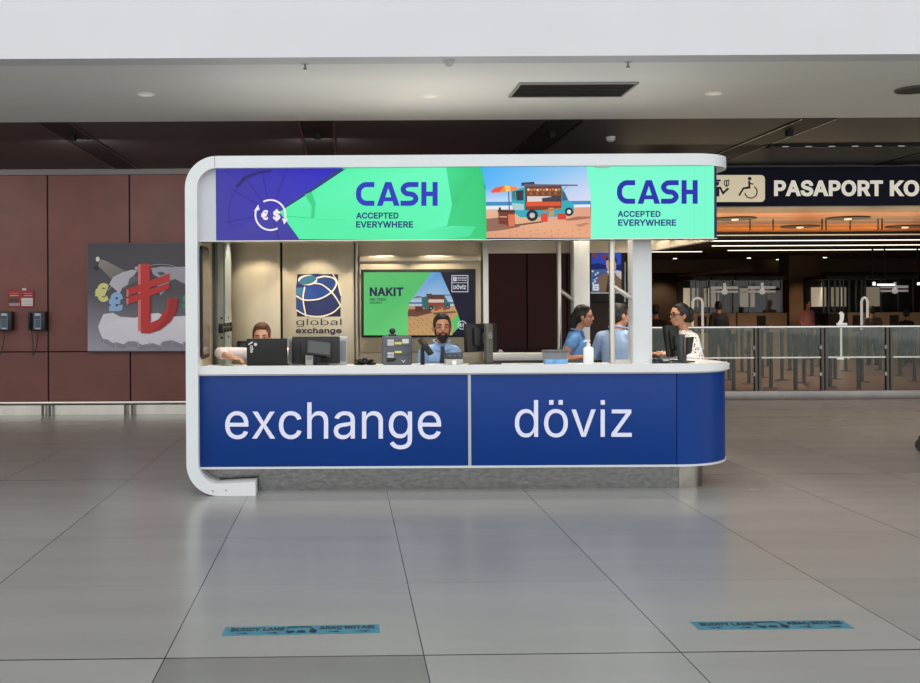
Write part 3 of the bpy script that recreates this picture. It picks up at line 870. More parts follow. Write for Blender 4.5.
# ================================================================ THE KIOSK
YF = 8.54            # front of the white frame
YP = 8.62            # front of the blue panels and of the banner
YB = 10.70           # back panels
kiosk = thing('exchange_kiosk', 'white framed currency exchange kiosk with blue counter and bright green banner', 'kiosk', (1.0, 9.6, 0))

def arcpts(cx, cy, r, a0, a1, n=10):
    return [(cx + r * math.cos(math.radians(a0 + (a1 - a0) * k / n)), cy + r * math.sin(math.radians(a0 + (a1 - a0) * k / n))) for k in range(n + 1)]

XL, ZT, TH = -1.349, 2.875, 0.102
RO, RI = 0.27, 0.27 - 0.102
# upper C: left side and roof
outer = [(XL, 0.27)] + arcpts(XL + RO, ZT - RO, RO, 180, 90) + [(2.9, ZT)]
inner = [(2.9, ZT - 0.098)] + arcpts(XL + RO, ZT - RO, RI, 90, 180) + [(XL + TH, 0.27)]
m = MB()
m.prism(outer + inner, 'y', YF, 10.85)
# lower corner and short foot
foot_o = [(XL, 0.27)] + arcpts(XL + RO, RO, RO, 180, 270) + [(-0.765, 0.0)]
foot_i = [(-0.765, 0.118)] + arcpts(XL + RO, RO, RI, 270, 180) + [(XL + TH, 0.27)]
m.prism(foot_o + foot_i, 'y', YF, 8.74)
m.prism([(XL, 0.27)] + arcpts(XL + RO, RO, RO, 180, 262) + arcpts(XL + RO, RO, RI, 262, 180) + [(XL + TH, 0.27)], 'y', 8.74, 10.85)
# rounded right end of the roof
XR = 3.36
end = [(2.9, YF)] + arcpts(XR - 0.42, YF + 0.42, 0.42, -90, 0) + arcpts(XR - 0.42, 10.85 - 0.42, 0.42, 0, 90) + [(2.9, 10.85)]
m.prism(end, 'z', ZT - 0.098, ZT)
frame = part('frame', m, white_paint, kiosk, sharp=35)
m = MB()
m.box((-1.098, YF - 0.0015, ZT - 0.098), (-1.094, YF + 0.01, ZT + 0.001))
part('seam', m, mid_grey, frame)
for px, py in ((213, 491.0), (226, 490.5)):
    p = W(px, py, YF)
    m = MB()
    m.cyl((p.x, YF - 0.002, p.z), (p.x, YF + 0.01, p.z), 0.006)
    part('screw', m, dark_grey, frame)
m = MB()
p = W(603, 167.5, YF + .05)
m.loft([((p.x, YF + .05, ZT - .112), .05, .02), ((p.x, YF + .05, ZT - .106), .075, .032), ((p.x, YF + .05, ZT - .097), .08, .036)])
part('dome_camera', m, white_plastic, kiosk)

# interior ceiling
m = MB()
m.box((XL + TH, 8.78, 2.60), (3.16, 10.72, 2.77))
roof_in = part('interior_ceiling', m, M('booth_ceiling', (206, 200, 188), 0.6), kiosk)
# banner: LED housing, right edge chamfered
bx0, bx1 = W(216, 200, YP).x, W(714, 200, YP).x
bz1, bz0 = 2.772, W(460, 239.3, YP).z
m = MB()
m.prism([(XL + TH, YP), (bx1, YP), (bx1 + 0.045, YP + 0.06), (bx1 + 0.045, YP + 0.16), (XL + TH, YP + 0.16)], 'z', bz0, bz1)
banner = part('banner_screen', m, M('banner_edge', (22, 26, 92), 0.4), kiosk)
m = MB()
m.box((XL + TH, YP - 0.012, bz0 - 0.004), (bx0, YP, bz1))
part('end_filler', m, M('filler_grey', (196, 198, 204), 0.4), banner)
m = MB()
m.box((XL + TH, YP - 0.014, bz0 - 0.008), (bx1 + 0.02, YP + 0.16, bz0 - 0.001))
part('lower_edge', m, steel, banner)

# --- banner picture
A = Art(vplane(YP), (0, -1, 0), 0.0004, 0.0008)
T, Bm = 167.2, 239.6
def bt(x):   # top/bottom edges follow the slight roll of the photograph
    return T - ROLL * (x - CX) + 0.0
def bb(x):
    return Bm - ROLL * (x - CX) + 0.5
purple = (58, 50, 168)
def cp(u, v):
    return (180 + u / 3.833, 150 + v / 3.833)
A.poly([(216, bt(216)), (345.5, bt(345)), cp(380, 235), cp(458, 342), (300, bb(300)), (216, bb(216))], [(62, 56, 160), (46, 38, 200), (70, 66, 170), (60, 54, 160), (60, 54, 165), (66, 60, 160)])
green, mint, dgreen = (92, 248, 182), (128, 255, 214), (44, 204, 120)
A.poly([(345.5, bt(345)), (446, bt(446)), (452, 205), (447, 226), (412, 233), (405, bb(405)), cp(458, 342), cp(380, 235)],
       [(88, 248, 176), (110, 255, 196), (96, 250, 186), (100, 250, 190), (90, 246, 176), (88, 240, 170), (84, 244, 172), (84, 244, 172)])
A.poly([(446, bt(446)), (481, bt(481)), (485, 195), (486, bb(486)), (405, bb(405)), (412, 233), (447, 226), (452, 205)],
       [(66, 226, 150), (52, 206, 122), (48, 200, 118), (52, 206, 124), (80, 236, 164), (74, 226, 150), (58, 214, 136), (52, 206, 126)])
A.poly([(452, 226), (476, 226.5), (470, 236), (440, bb(440)), (405, bb(405)), (413, 232)], [(96, 246, 184), (70, 226, 158), (76, 230, 160), (84, 240, 170), (88, 242, 172), (92, 246, 180)])
# mint panel on the right
A.poly([(586, bt(586)), (714, bt(714)), (714, bb(714)), (590.5, bb(590)), (591, 205)], [(120, 254, 208)] * 3 + [(126, 255, 212)] * 2)
A.line([(694, bt(694)), (694, bb(694))], 0.4, (104, 240, 196))
A.line([(705, bt(705)), (705, bb(705))], 0.4, (104, 240, 196))
# folded-card lines on the blue and green
cx, cy = 270.8, 213
for a in (18, 62, 84, 108, 140, 168, 205, 255, 283):
    r1 = 46
    p1 = (cx - r1 * math.cos(math.radians(a - 30)), cy - r1 * math.sin(math.radians(a - 30)) * 1.0)
    t_ = 1.0
    if p1[1] < bt(250) + .5:
        t_ = (cy - bt(250) - .5) / (cy - p1[1])
    if p1[1] > bb(250) - .5:
        t_ = (bb(250) - .5 - cy) / (p1[1] - cy)
    p1 = (cx + (p1[0] - cx) * t_, cy + (p1[1] - cy) * t_)
    if p1[0] < 290:
        A.line([(cx + (p1[0] - cx) * .33, cy + (p1[1] - cy) * .33), p1], 0.5, (34, 28, 110))
A.arc(cx, cy, 42, 160, 238, 0.5, (44, 38, 128))
A.poly([cp(212, 140), cp(245, 100), cp(300, 82), cp(352, 76), cp(352, 84), cp(300, 92), cp(255, 112), cp(222, 145)], (40, 36, 112))
A.poly([cp(628, 74), cp(600, 78), cp(500, 150), cp(380, 232), cp(384, 236), cp(520, 150), (347, bt(347) + 1)], (42, 62, 120))
A.poly([cp(478, 172), cp(505, 160), cp(520, 205), cp(515, 262), cp(502, 262), cp(505, 215)], (60, 210, 140))
A.line([cp(400, 253), cp(505, 262)], 0.5, (48, 190, 130))
A.line([cp(520, 266), cp(640, 268)], 0.4, (70, 222, 158))
# food truck photograph
f = (lambda u, v: (470 + u / 6.571, 160 + v / 6.571))
def FP(pts, col):
    A.poly([f(*q) for q in pts], col)
def truck(FP, circ, line):
    FP([(66, 50), (760, 42), (785, 180), (792, 272), (100, 276), (100, 180)], [(70, 178, 250), (150, 205, 245), (206, 216, 246), (225, 222, 245), (196, 220, 245), (90, 186, 250)])
    FP([(100, 276), (792, 268), (790, 300), (104, 306)], [(60, 140, 196)] * 4)
    FP([(104, 302), (790, 292), (790, 316), (104, 330)], [(232, 238, 246)] * 4)
    FP([(104, 326), (790, 310), (792, 512), (100, 512)], [(232, 184, 152), (226, 160, 132), (236, 168, 124), (226, 158, 120)])
    FP([(104, 388), (190, 378), (300, 420), (330, 440), (210, 462), (104, 472)], (150, 104, 84))
    FP([(290, 425), (470, 402), (480, 410), (300, 436)], (120, 78, 62))
    FP([(620, 392), (700, 372), (788, 372), (788, 384), (690, 396), (640, 400)], (170, 104, 92))
    FP([(690, 428), (760, 412), (788, 418), (720, 440)], (196, 128, 104))
    # van body
    FP([(270, 206), (298, 192), (355, 180), (600, 180), (622, 214), (646, 266), (680, 286), (682, 346), (668, 362), (620, 372), (330, 378), (286, 346), (270, 262)], (44, 172, 190))
    FP([(272, 284), (352, 290), (352, 330), (290, 330)], (176, 206, 208))
    FP([(300, 204), (350, 198), (350, 266), (304, 268)], (38, 50, 60))
    FP([(276, 210), (296, 200), (298, 262), (276, 258)], (70, 120, 140))
    FP([(602, 206), (616, 208), (640, 264), (602, 270)], (64, 96, 116))
    FP([(335, 150), (420, 144), (424, 168), (336, 172)], (44, 54, 84))
    # hatch
    FP([(358, 172), (600, 172), (598, 328), (362, 330)], (92, 50, 40))
    FP([(366, 182), (592, 182), (592, 236), (366, 236)], (128, 72, 40))
    for k in range(11):
        circ(382 + k * 20, 196 + (k % 2) * 3, 8, (214, 130, 56) if k % 3 else (226, 210, 190))
        circ(378 + k * 20, 222, 7, (196, 96, 44) if k % 2 else (90, 60, 40))
    FP([(372, 240), (530, 240), (530, 274), (372, 276)], (222, 214, 212))
    FP([(470, 252), (592, 236), (592, 276), (470, 276)], (60, 56, 66))
    FP([(366, 276), (592, 276), (592, 306), (366, 312)], (226, 84, 42))
    FP([(366, 306), (592, 302), (592, 322), (366, 326)], (140, 52, 34))
    FP([(348, 160), (704, 164), (704, 172), (352, 178)], (108, 92, 104))
    line([(604, 206), (634, 172)], 3, (90, 90, 100))
    # wheels
    circ(405, 366, 38, (26, 30, 34))
    circ(405, 366, 18, (196, 200, 204))
    circ(646, 342, 28, (26, 30, 34))
    circ(646, 342, 14, (226, 226, 226))
    # parasol
    line([(250, 210), (255, 330)], 7, (70, 90, 110))
    FP([(132, 208), (160, 185), (222, 170), (290, 178), (322, 192), (290, 202), (200, 216), (140, 218)], (246, 142, 60))
    FP([(132, 208), (160, 185), (222, 172), (190, 214), (140, 218)], (238, 84, 62))
    FP([(222, 172), (258, 174), (262, 204), (232, 210)], (250, 206, 96))
    # table and crates
    FP([(182, 336), (290, 336), (292, 440), (246, 442), (240, 428), (186, 420)], (120, 54, 38))
    FP([(178, 330), (292, 332), (292, 346), (178, 344)], (56, 36, 40))
    FP([(186, 316), (196, 310), (202, 332), (186, 332)], (40, 34, 44))
    FP([(246, 360), (290, 360), (290, 436), (250, 440)], (222, 120, 80))
    FP([(190, 372), (238, 372), (238, 380), (190, 378)], (226, 170, 140))
    FP([(460, 352), (506, 350), (506, 408), (462, 410)], (226, 72, 48))
    FP([(510, 316), (546, 316), (546, 372), (516, 374)], (204, 150, 96))
    FP([(566, 352), (624, 352), (626, 392), (572, 394)], (216, 62, 44))
    FP([(466, 330), (600, 316), (600, 326), (466, 342)], (170, 130, 90))
    for k in range(26):
        u, v = 120 + (k * 137) % 640, 450 + (k * 53) % 55
        circ(u, v, 4, (186, 120, 92))
truck(FP, lambda u, v, r, c: A.circ(*f(u, v), r / 6.571, c, 14), lambda p, w, c: A.line([f(*q) for q in p], w / 6.571, c))
# re-cover the picture's curved borders
A.poly([(480, bt(480)), (481, bt(481)), (485, 195), (486, bb(486)), (484, bb(484)), (483, 195)], (48, 202, 120))
part('picture', A.mesh('banner_picture', screen_mat), None, banner)

# --- banner lettering: square-shouldered capitals drawn as strokes
A = Art(vplane(YP), (0, -1, 0), 0.0003, 0.030)
def cash(u0, v0, u1, v1, col):
    h = v1 - v0
    w = (u1 - u0)
    s = h * 0.215
    e = s / 2
    def X(t):
        return u0 + w * t
    def ch(pts):
        out = [pts[0]]
        for p0, p1, p2 in zip(pts, pts[1:], pts[2:]):
            a_, b2, c_ = Vector(p0), Vector(p1), Vector(p2)
            l0, l1 = (b2 - a_).length, (c_ - b2).length
            q0, q1 = b2 + (a_ - b2) * min(.42, .6 * k / l0), b2 + (c_ - b2) * min(.42, .6 * k / l1)
            out += [tuple(q0), tuple((q0 + q1 + b2 * 2) / 4), tuple(q1)]
        A.line(out + [pts[-1]], s, col)
    k = h * 0.2
    # C
    a, b_ = X(0) + e, X(0.225)
    ch([(b_, v0 + e), (a + k, v0 + e), (a, v0 + e + k), (a, v1 - e - k), (a + k, v1 - e), (b_, v1 - e)])
    # A
    l, r_, mid = X(0.255), X(0.535), X(0.395)
    fw = s * 1.12
    A.poly([(l, v1), (mid - e * 1.2, v0), (mid + e * .1, v0), (mid + e * .1, v0 + s), (l + fw, v1)], col)
    A.poly([(r_, v1), (mid + e * 1.2, v0), (mid - e * .1, v0), (mid - e * .1, v0 + s), (r_ - fw, v1)], col)
    A.rect(l + w * .06, v1 - h * .36, r_ - w * .06, v1 - h * .19, col)
    # S
    a, b_ = X(0.545) + e, X(0.765) - e
    mv = (v0 + v1) / 2
    q = h * 0.14
    ch([(b_ + e, v0 + e), (a + q, v0 + e), (a, v0 + e + q), (a, mv - q), (a + q, mv), (b_ - q, mv), (b_, mv + q), (b_, v1 - e - q), (b_ - q, v1 - e), (a - e, v1 - e)])
    # H
    a, b_ = X(0.80) + e, X(1.0) - e
    A.rect(a - e, v0, a + e, v1, col)
    A.rect(b_ - e, v0, b_ + e, v1, col)
    A.rect(a, mv - e * .9, b_, mv + e * .9, col)
ink, ink2 = (38, 52, 190), (26, 58, 120)
cash(356, 182.2, 437.5, 206, ink)
A.text('ACCEPTED', 356, 212.6, 398.5, 218.9, ink2, 0.03)
A.text('EVERYWHERE', 356, 221.4, 413, 227.8, ink2, 0.03)
cash(616.5, 180.4, 697, 204, (22, 32, 170))
A.text('ACCEPTED', 617, 211, 660, 217.2, (26, 66, 130), 0.03)
A.text('EVERYWHERE', 617.5, 219.6, 675.5, 226.0, (26, 66, 130), 0.03)
# euro and dollar in a circle of two arrows
c0 = (270.6, 215.2)
wh = (250, 240, 250)
A.arc(c0[0], c0[1], 15, -118, 12, 1.7, wh)
A.arc(c0[0], c0[1], 15, 62, 196, 1.7, wh)
A.poly([(282.2, 218.6), (288.0, 219.2), (284.3, 224.6)], wh)
A.poly([(254.0, 211.6), (259.8, 210.0), (258.4, 204.8)], wh)
A.text('€', 261.2, 210.2, 268.4, 220.2, wh, 0.035)
A.text('$', 273.0, 209.4, 280.4, 221.4, wh, 0.035)
o_ = A.mesh('banner_lettering', screen_mat)
for v in o_.vertices:
    v.co.y += 0.018
part('lettering', o_, None, banner)

# right and rear fascias (their inner faces are lit by the downlights)
fz0 = W(700, 239.5, YP).z
fin = M('fascia_inner', (200, 190, 172), 0.6)
m = MB()
m.box((3.16, YP + 0.16, fz0), (3.205, 10.72, 2.77))
part('side_fascia', m, fin, kiosk)
m = MB()
m.box((1.5, 10.72, fz0), (3.205, 10.78, 2.77))
part('rear_fascia', m, fin, kiosk)
m = MB()
m.box((3.205, YP + 0.2, fz0), (3.22, 10.72, 2.77))
part('outer_cladding', m, white_paint, kiosk)

# downlights under the interior ceiling
spots = [(x, 8.98) for x in (-0.8, 0.0, 0.8, 1.6, 2.4, 2.95)] + [(2.95, 9.5), (2.95, 10.0), (2.95, 10.4)] + [(x, 10.26) for x in (-0.88, -0.30, 0.35, 0.98)] + [(x, 10.36) for x in (1.9, 2.5)]
for x, y in spots:
    m = MB()
    m.cyl((x, y, 2.585), (x, y, 2.601), 0.05)
    part('downlight', m, lamp_glow, kiosk)

# left inner side: door leaf with dark window and a grey post with latch
xi = XL + TH
m = MB()
m.box((xi, 8.75, 0.3), (xi + 0.012, 10.65, 2.55))
sd = part('side_wall', m, warm_steel, kiosk)
m = MB()
zt, zb = 2.13, 1.16
pts = [(8.62, zb), (9.02, zb)]
def rr(y0, z0, y1, z1, r):
    return arcpts(y0 + r, z0 + r, r, 180, 270, 5) + arcpts(y1 - r, z0 + r, r, 270, 360, 5) + arcpts(y1 - r, z1 - r, r, 0, 90, 5) + arcpts(y0 + r, z1 - r, r, 90, 180, 5)
m = MB()
m.prism(rr(8.66, 1.15, 9.13, 2.13, 0.07), 'x', xi + 0.002, xi + 0.022)
part('window_gasket', m, black_plastic, sd)
m = MB()
m.prism(rr(8.69, 1.18, 9.10, 2.10, 0.05), 'x', xi + 0.022, xi + 0.026)
part('window_glass', m, M('tinted_steel', (112, 100, 92), 0.25, 0.6), sd)
m = MB()
m.box((xi + 0.012, 9.42, 0.3), (xi + 0.04, 9.50, 2.55), dark_grey)
m.box((xi + 0.012, 9.50, 0.3), (xi + 0.05, 9.95, 2.55), M('door_grey_dark', (112, 122, 120), 0.5))
m.box((xi + 0.012, 9.95, 0.3), (xi + 0.065, 10.52, 2.55), M('door_grey', (150, 160, 158), 0.5))
m.box((xi + 0.012, 10.52, 0.3), (xi + 0.06, 10.62, 2.55), slot_black)
dp = part('door_post', m, None, kiosk)
m = MB()
for yy in (9.62, 9.86, 10.08, 10.34):
    m.box((xi + 0.045, yy - 0.05, 1.35), (xi + 0.09, yy + 0.05, 1.44), None, 0.006)
m.cyl((xi + 0.08, 9.50, 1.395), (xi + 0.08, 10.40, 1.395), 0.014)
part('latch', m, black_plastic, dp)
for yy in (9.72, 10.2):
    for zz in (1.30, 1.49):
        m = MB()
        m.cyl((xi + 0.05, yy, zz), (xi + 0.07, yy, zz), 0.012, None, 8)
        part('bolt', m, dark_grey, dp)

# back wall of brushed steel sheets
cuts = [228.5, 281.5, 355.5, 486]
for a, b_ in zip(cuts[:-1], cuts[1:]):
    m = MB()
    m.box((W(a, 300, YB).x + 0.012, YB, 0), (W(b_, 300, YB).x - 0.012, YB + 0.06, 2.6), None, 0.004)
    bp = part('back_panel', m, warm_steel, kiosk)
    if a == 281.5:
        logo_panel = bp
    if a == 228.5:
        first_panel = bp
m = MB()
m.box((W(228.5, 300, YB).x, YB + 0.06, 0), (W(486, 300, YB).x, YB + 0.09, 2.6))
part('back_board', m, slot_black, kiosk)
m = MB()
for x in (356.8, 483.5):
    c = W(x, 300, YB).x
    m.cyl((c, YB - 0.03, 0.9), (c, YB - 0.03, 2.6), 0.018)
m.box((W(486, 300, YB).x - 0.03, YB - 0.05, 0), (W(486, 300, YB).x + 0.02, YB + 0.1, 2.6))
part('edge_tube', m, steel, kiosk)
# raised surround of the television
m = MB()
a, b_ = W(359, 256, YB), W(481, 352, YB)
m.box((a.x, YB - 0.05, b_.z), (b_.x, YB, a.z), None, 0.02)
m.box((a.x, YB - 0.075, W(360, 262, YB).z), (b_.x, YB, W(360, 256, YB).z), None, 0.01)
surround = part('television_surround', m, warm_steel, kiosk)

# globe emblem on the middle sheet
A = Art(crop(vplane(YB), 285, 265, 6.5), (0, -1, 0), 0.0006, 0.002)
nv, lt = (30, 40, 88), (232, 222, 204)
A.poly([(80, 60), (345, 60), (345, 150), (362, 260), (362, 335), (78, 335), (72, 190)], (26, 32, 66))
A.poly([(72, 130), (110, 66), (200, 56), (300, 66), (345, 120), (364, 200), (362, 270), (330, 316), (240, 334), (140, 332), (72, 296)], (30, 42, 94))
A.poly([(128, 140), (200, 116), (260, 140), (300, 176), (240, 214), (130, 226)], (34, 70, 148))
A.poly([(206, 84), (270, 76), (322, 92), (330, 140), (302, 168), (240, 126), (196, 112)], (36, 66, 136))
A.poly([(74, 148), (126, 146), (122, 220), (74, 194)], (54, 108, 146))
A.poly([(74, 206), (122, 226), (126, 316), (74, 292)], (34, 64, 128))
A.circ(148, 98, 62, lt, 28, 34)
A.poly([(148 + 56 * math.cos(t) - 6 * math.sin(t) * 1, 98 + 28 * math.sin(t) - 8 * math.cos(t)) for t in [2 * PI * k / 28 for k in range(28)]], (52, 112, 146))
A.curve([(206, 84), (262, 74), (318, 88), (334, 124), (302, 176), (240, 214), (190, 226), (122, 226), (72, 200)], 9, lt)
A.curve([(180, 118), (240, 128), (302, 176), (340, 226), (362, 264)], 9, lt)
A.curve([(128, 142), (118, 226), (136, 334)], 9, lt)
A.curve([(72, 292), (140, 326), (230, 334), (310, 310), (362, 264)], 8, lt)
A.curve([(310, 60), (340, 108), (356, 170), (364, 200)], 7, lt)
dk = (52, 50, 60)
A.text('global', 72, 350, 368, 402, dk, 0.0)
A.text('exchange', 70, 408, 368, 454, (44, 44, 58), 0.035)
part('globe_emblem', A.mesh('globe_emblem', print_mat), None, logo_panel)

# counter: worktop with rounded right end
R = 0.62
CXR = 3.46
ctop = [(xi, YP - 0.03)] + arcpts(CXR - R, YP - 0.03 + R, R, -90, 0, 14) + arcpts(CXR - 0.14, 9.36 - 0.14, 0.14, 0, 90, 6) + [(xi, 9.16), ]
ctop = [(xi, YP - 0.03)] + arcpts(CXR - R, YP - 0.03 + R, R, -90, 0, 14) + arcpts(CXR - 0.25, 9.72 - 0.25, 0.25, 0, 90, 6) + [(3.05, 9.72), (2.8, 9.19), (xi, 9.19)]
m = MB()
m.prism(ctop, 'z', 1.024, 1.072)
lip_ = [(xi, YP - 0.0295)] + arcpts(CXR - R, YP - 0.03 + R, R - .0005, -90, -35, 8)
lip_ += [(p_[0], p_[1] + .03) for p_ in lip_][::-1]
m.prism(lip_, 'z', 1.07, 1.094)
wt = part('worktop', m, counter_white, kiosk, sharp=30)
m = MB()
m.box((xi, YP - 0.012, 1.010), (CXR - R, YP + 0.02, 1.025))
m.prism([(CXR - R, YP - 0.012)] + arcpts(CXR - R, YP - 0.012 + R - .018, R - .018, -90, 0, 14) + [(CXR - R, 9.2)], 'z', 1.010, 1.025)
part('edge_strip', m, grey_trim, wt)
# blue panels
pz1, pz0 = 1.008, 0.232
x1 = W(468.0, 420, YP).x
x2 = W(471.0, 420, YP).x
x3 = W(676.5, 420, YP).x
m = MB()
m.box((xi + 0.002, YP, pz0), (x1, YP + 0.05, pz1), None, 0.003)
lp = part('front_panel', m, blue_panel, kiosk)
m = MB()
m.box((x2, YP, pz0), (x3, YP + 0.05, pz1), None, 0.003)
rp_ = part('front_panel', m, blue_panel, kiosk)
R2 = R - 0.03
oc = arcpts(x3 + 0.006, YP + R2, R2, -90, 0, 18)
oc = [(x3 + 0.006, YP)] + [(p[0], p[1]) for p in oc[1:]]
ic = [(p[0] - 0.03, max(p[1], YP + 0.03)) for p in oc][::-1]
m = MB()
m.prism(oc + [(oc[-1][0], 9.6), (oc[-1][0] - 0.03, 9.6)] + ic[:-1] + [(x3 + 0.006, YP + 0.03)], 'z', pz0, pz1)
cpn = part('corner_panel', m, blue_panel, kiosk, sharp=30)
m = MB()
m.box((x1, YP - 0.006, pz0), (x2, YP + 0.04, pz1))
part('divider_strip', m, grey_trim, kiosk)
m = MB()
m.box((xi, YP - 0.008, pz0 - 0.018), (x3, YP + 0.1, pz0 - 0.0005))
m.prism([(x3, YP - 0.008)] + arcpts(x3 + 0.006, YP + R2, R2 + 0.008, -90, 0, 18) + [(x3, YP + R2)], 'z', pz0 - 0.018, pz0 - 0.0005)
part('lower_strip', m, M('strip_white', (214, 216, 220), 0.35, 0.2), kiosk, sharp=30)
# raised words
m = MB()
solid_text(m, 'exchange', (225.3, 402.3, 441.0, 449.2), vplane(YP), (0, -1, 0), 0.008, None, 0.001)
part('lettering', m, letter_white, lp, sharp=30)
m = MB()
solid_text(m, 'döviz', (514.8, 400.0, 631.5, 437.3), vplane(YP), (0, -1, 0), 0.008, None, -0.001)
part('lettering', m, letter_white, rp_, sharp=30)
# plinth
m = MB()
m.box((xi, 8.80, 0), (2.90, 8.86, pz0 - 0.018))
part('plinth', m, plinth_steel, kiosk)
m = MB()
m.prism([(2.903, 8.86)] + [(2.903, 8.80)] + arcpts(2.93, 9.05, 0.25, -90, 90, 16) + [(2.903, 9.3), (2.903, 8.86)][:1], 'z', 0, pz0 - 0.018)
part('plinth_end', m, M('worn_steel', (160, 156, 146), 0.25, 1.0, noise=0.3, scale=14, stretch=(1, 1, .3)), kiosk, sharp=30)
# carcass behind the panels
m = MB()
m.box((xi + 0.012, YP + 0.05, 0.21), (x3, 9.1, 1.03))
part('carcass', m, mid_grey, kiosk)
# rear counter
m = MB()
m.box((1.50, 10.40, 1.03), (2.12, 10.66, 1.10), counter_white, 0.004)
m.box((1.50, 10.60, 0.0), (2.12, 10.66, 1.03), mid_grey)
part('rear_counter', m, None, kiosk)
# white posts, chrome tubes with slanting braces
def post(px, Y, z0, label=None):
    c = W(px, 300, Y).x
    m = MB()
    m.box((c - 0.083, Y, z0), (c + 0.083, Y + 0.166, 2.60), None, 0.006)
    return c, part('post', m, white_paint, kiosk)
c1, p1 = post(642.5, 8.80, 1.072)
c2, p2 = post(582, YB - 0.16, 0.0)
def tubes(c, Y, off, z0, p, zb):
    m = MB()
    xt = c - off
    m.tube([(xt, Y, z0), (xt, Y, 2.60)], 0.026, None, 14)
    m.tube([(xt, Y, zb + 0.11), (c - 0.083, Y, zb)], 0.022, None, 12)
    if z0 > 1:
        m.box((xt, Y - 0.015, z0 + 0.001), (c - 0.083, Y + 0.015, z0 + 0.045))
    part('brace_tube', m, steel, p)
tubes(c1, 8.86, 0.25, 1.072, p1, W(634, 298, 8.8).z)
tubes(c2, YB - 0.10, 0.225, 0.0, p2, W(577, 300, 10.6).z)

# interior lamps
for x, y in spots:
    li = bpy.data.lights.new('kiosk_downlight', 'SPOT')
    li.energy = 44 if y > 10 and x < 1.5 else (9 if y > 10.3 else 18)
    li.color = (1.0, 0.86, 0.66)
    li.spot_size = math.radians(86)
    li.spot_blend = 0.18
    li.shadow_soft_size = 0.04
    o = bpy.data.objects.new('kiosk_downlight', li)
    o.location = (x, y, 2.575)
    COL.objects.link(o)

# ================================================================ TELEVISION AND THE WALL ITEMS
YT = YB - 0.12
a, b_ = W(361, 269.5, YT), W(476, 337, YT)
t = thing('television', 'wide wall television with green and navy picture on the kiosk back wall', 'television', ((a.x + b_.x) / 2, YT + 0.03, b_.z))
m = MB()
m.box((a.x, YT, b_.z), (b_.x, YT + 0.045, a.z), None, 0.004)
hb = part('housing', m, black_plastic, t)
A = Art(crop(vplane(YT), 355, 260, 5.69), (0, -1, 0), 0.0004, 0.001)
A.rect(50, 70, 676, 428, (12, 14, 46))
A.poly([(50, 70), (434, 70), (345, 195), (300, 300), (300, 428), (50, 428)], [(96, 208, 118), (84, 200, 112), (92, 206, 116), (104, 214, 124), (110, 218, 130), (96, 208, 118)])
A.line([(170, 78), (330, 194)], 2, (70, 176, 100))
A.poly([(434, 70), (486, 70), (556, 226), (440, 226), (318, 232), (345, 195)], [(110, 176, 232), (90, 160, 226), (160, 200, 236), (176, 206, 236), (170, 200, 232), (140, 190, 236)])
A.poly([(318, 230), (556, 226), (566, 262), (305, 262)], (196, 206, 222))
A.poly([(305, 240), (560, 238), (562, 250), (306, 250)], (84, 120, 170))
A.poly([(303, 262), (566, 262), (588, 312), (572, 372), (552, 428), (300, 428), (300, 300)], [(196, 150, 104), (206, 160, 112), (204, 160, 108), (206, 162, 110), (214, 170, 116), (208, 164, 110), (200, 156, 106)])
A.poly([(305, 280), (420, 278), (440, 300), (350, 322), (300, 320), (300, 300)], (112, 70, 56))
A.poly([(440, 300), (570, 290), (574, 300), (450, 312)], (132, 88, 70))
for k in range(60):
    A.circ(306 + (k * 71) % 236, 326 + (k * 37) % 100, 3.2, (140, 96, 62), 8)
tv = (lambda u, v: (340 + (u - 180) * 0.40, 190 + (v - 140) * 0.37))
A.poly([tv(*q) for q in [(270, 206), (355, 180), (600, 180), (646, 266), (680, 286), (676, 352), (330, 378), (286, 346)]], (40, 110, 116))
A.poly([tv(*q) for q in [(356, 172), (600, 172), (598, 330), (362, 332)]], (104, 54, 40))
A.poly([tv(*q) for q in [(372, 232), (592, 232), (592, 280), (372, 280)]], (226, 206, 196))
A.poly([tv(*q) for q in [(366, 282), (592, 282), (592, 330), (366, 330)]], (150, 66, 44))
A.poly([tv(*q) for q in [(335, 150), (420, 144), (424, 172), (336, 172)]], (54, 60, 80))
A.poly([tv(*q) for q in [(345, 158), (704, 160), (704, 172), (352, 178)]], (84, 74, 84))
for q in ((405, 366), (646, 346)):
    A.circ(*tv(*q), 13, (24, 26, 28), 14)
    A.circ(*tv(*q), 5, (180, 180, 180), 10)
for q in ((480, 380), (600, 376), (530, 360)):
    x_, y_ = tv(*q)
    A.rect(x_ - 10, y_ - 12, x_ + 10, y_ + 10, (168, 74, 52))
A.poly([tv(*q) for q in [(180, 336), (292, 336), (292, 430), (186, 420)]], (96, 52, 40))
A.poly([tv(*q) for q in [(140, 214), (222, 180), (310, 196), (200, 214)]], (150, 90, 80))
A.poly([(545, 345), (582, 306), (594, 340), (600, 372), (560, 412), (548, 424), (560, 380)], (92, 206, 112))
whs = (226, 228, 240)
A.arc(607, 370, 23, 0, 360, 4, whs, 28)
A.text('€', 594, 360, 605, 381, whs, 0.04)
A.text('$', 609, 358, 620, 383, whs, 0.04)
A.line([(549, 89), (640, 89), (640, 181), (549, 181)], 4, whs, True)
A.line([(549, 130), (640, 130)], 3, whs)
A.rect(556, 97, 576, 121, whs)
A.line([(559, 116), (566, 102), (573, 112)], 2, (30, 34, 80))
A.text('global', 581, 97, 632, 109, whs, 0.02)
A.text('exchange', 581, 111, 634, 121, whs, 0.02)
A.text('DÖVİZ', 558, 140, 630, 167, whs, 0.03)
A.text('NAKİT'.replace('İ', 'I'), 83, 156, 274, 206, (18, 26, 72), 0.035)
A.text('HER YERDE', 83, 217, 176, 232, (18, 40, 70), 0.02)
A.text('GEÇERLİ', 83, 234, 150, 251, (18, 40, 70), 0.02)
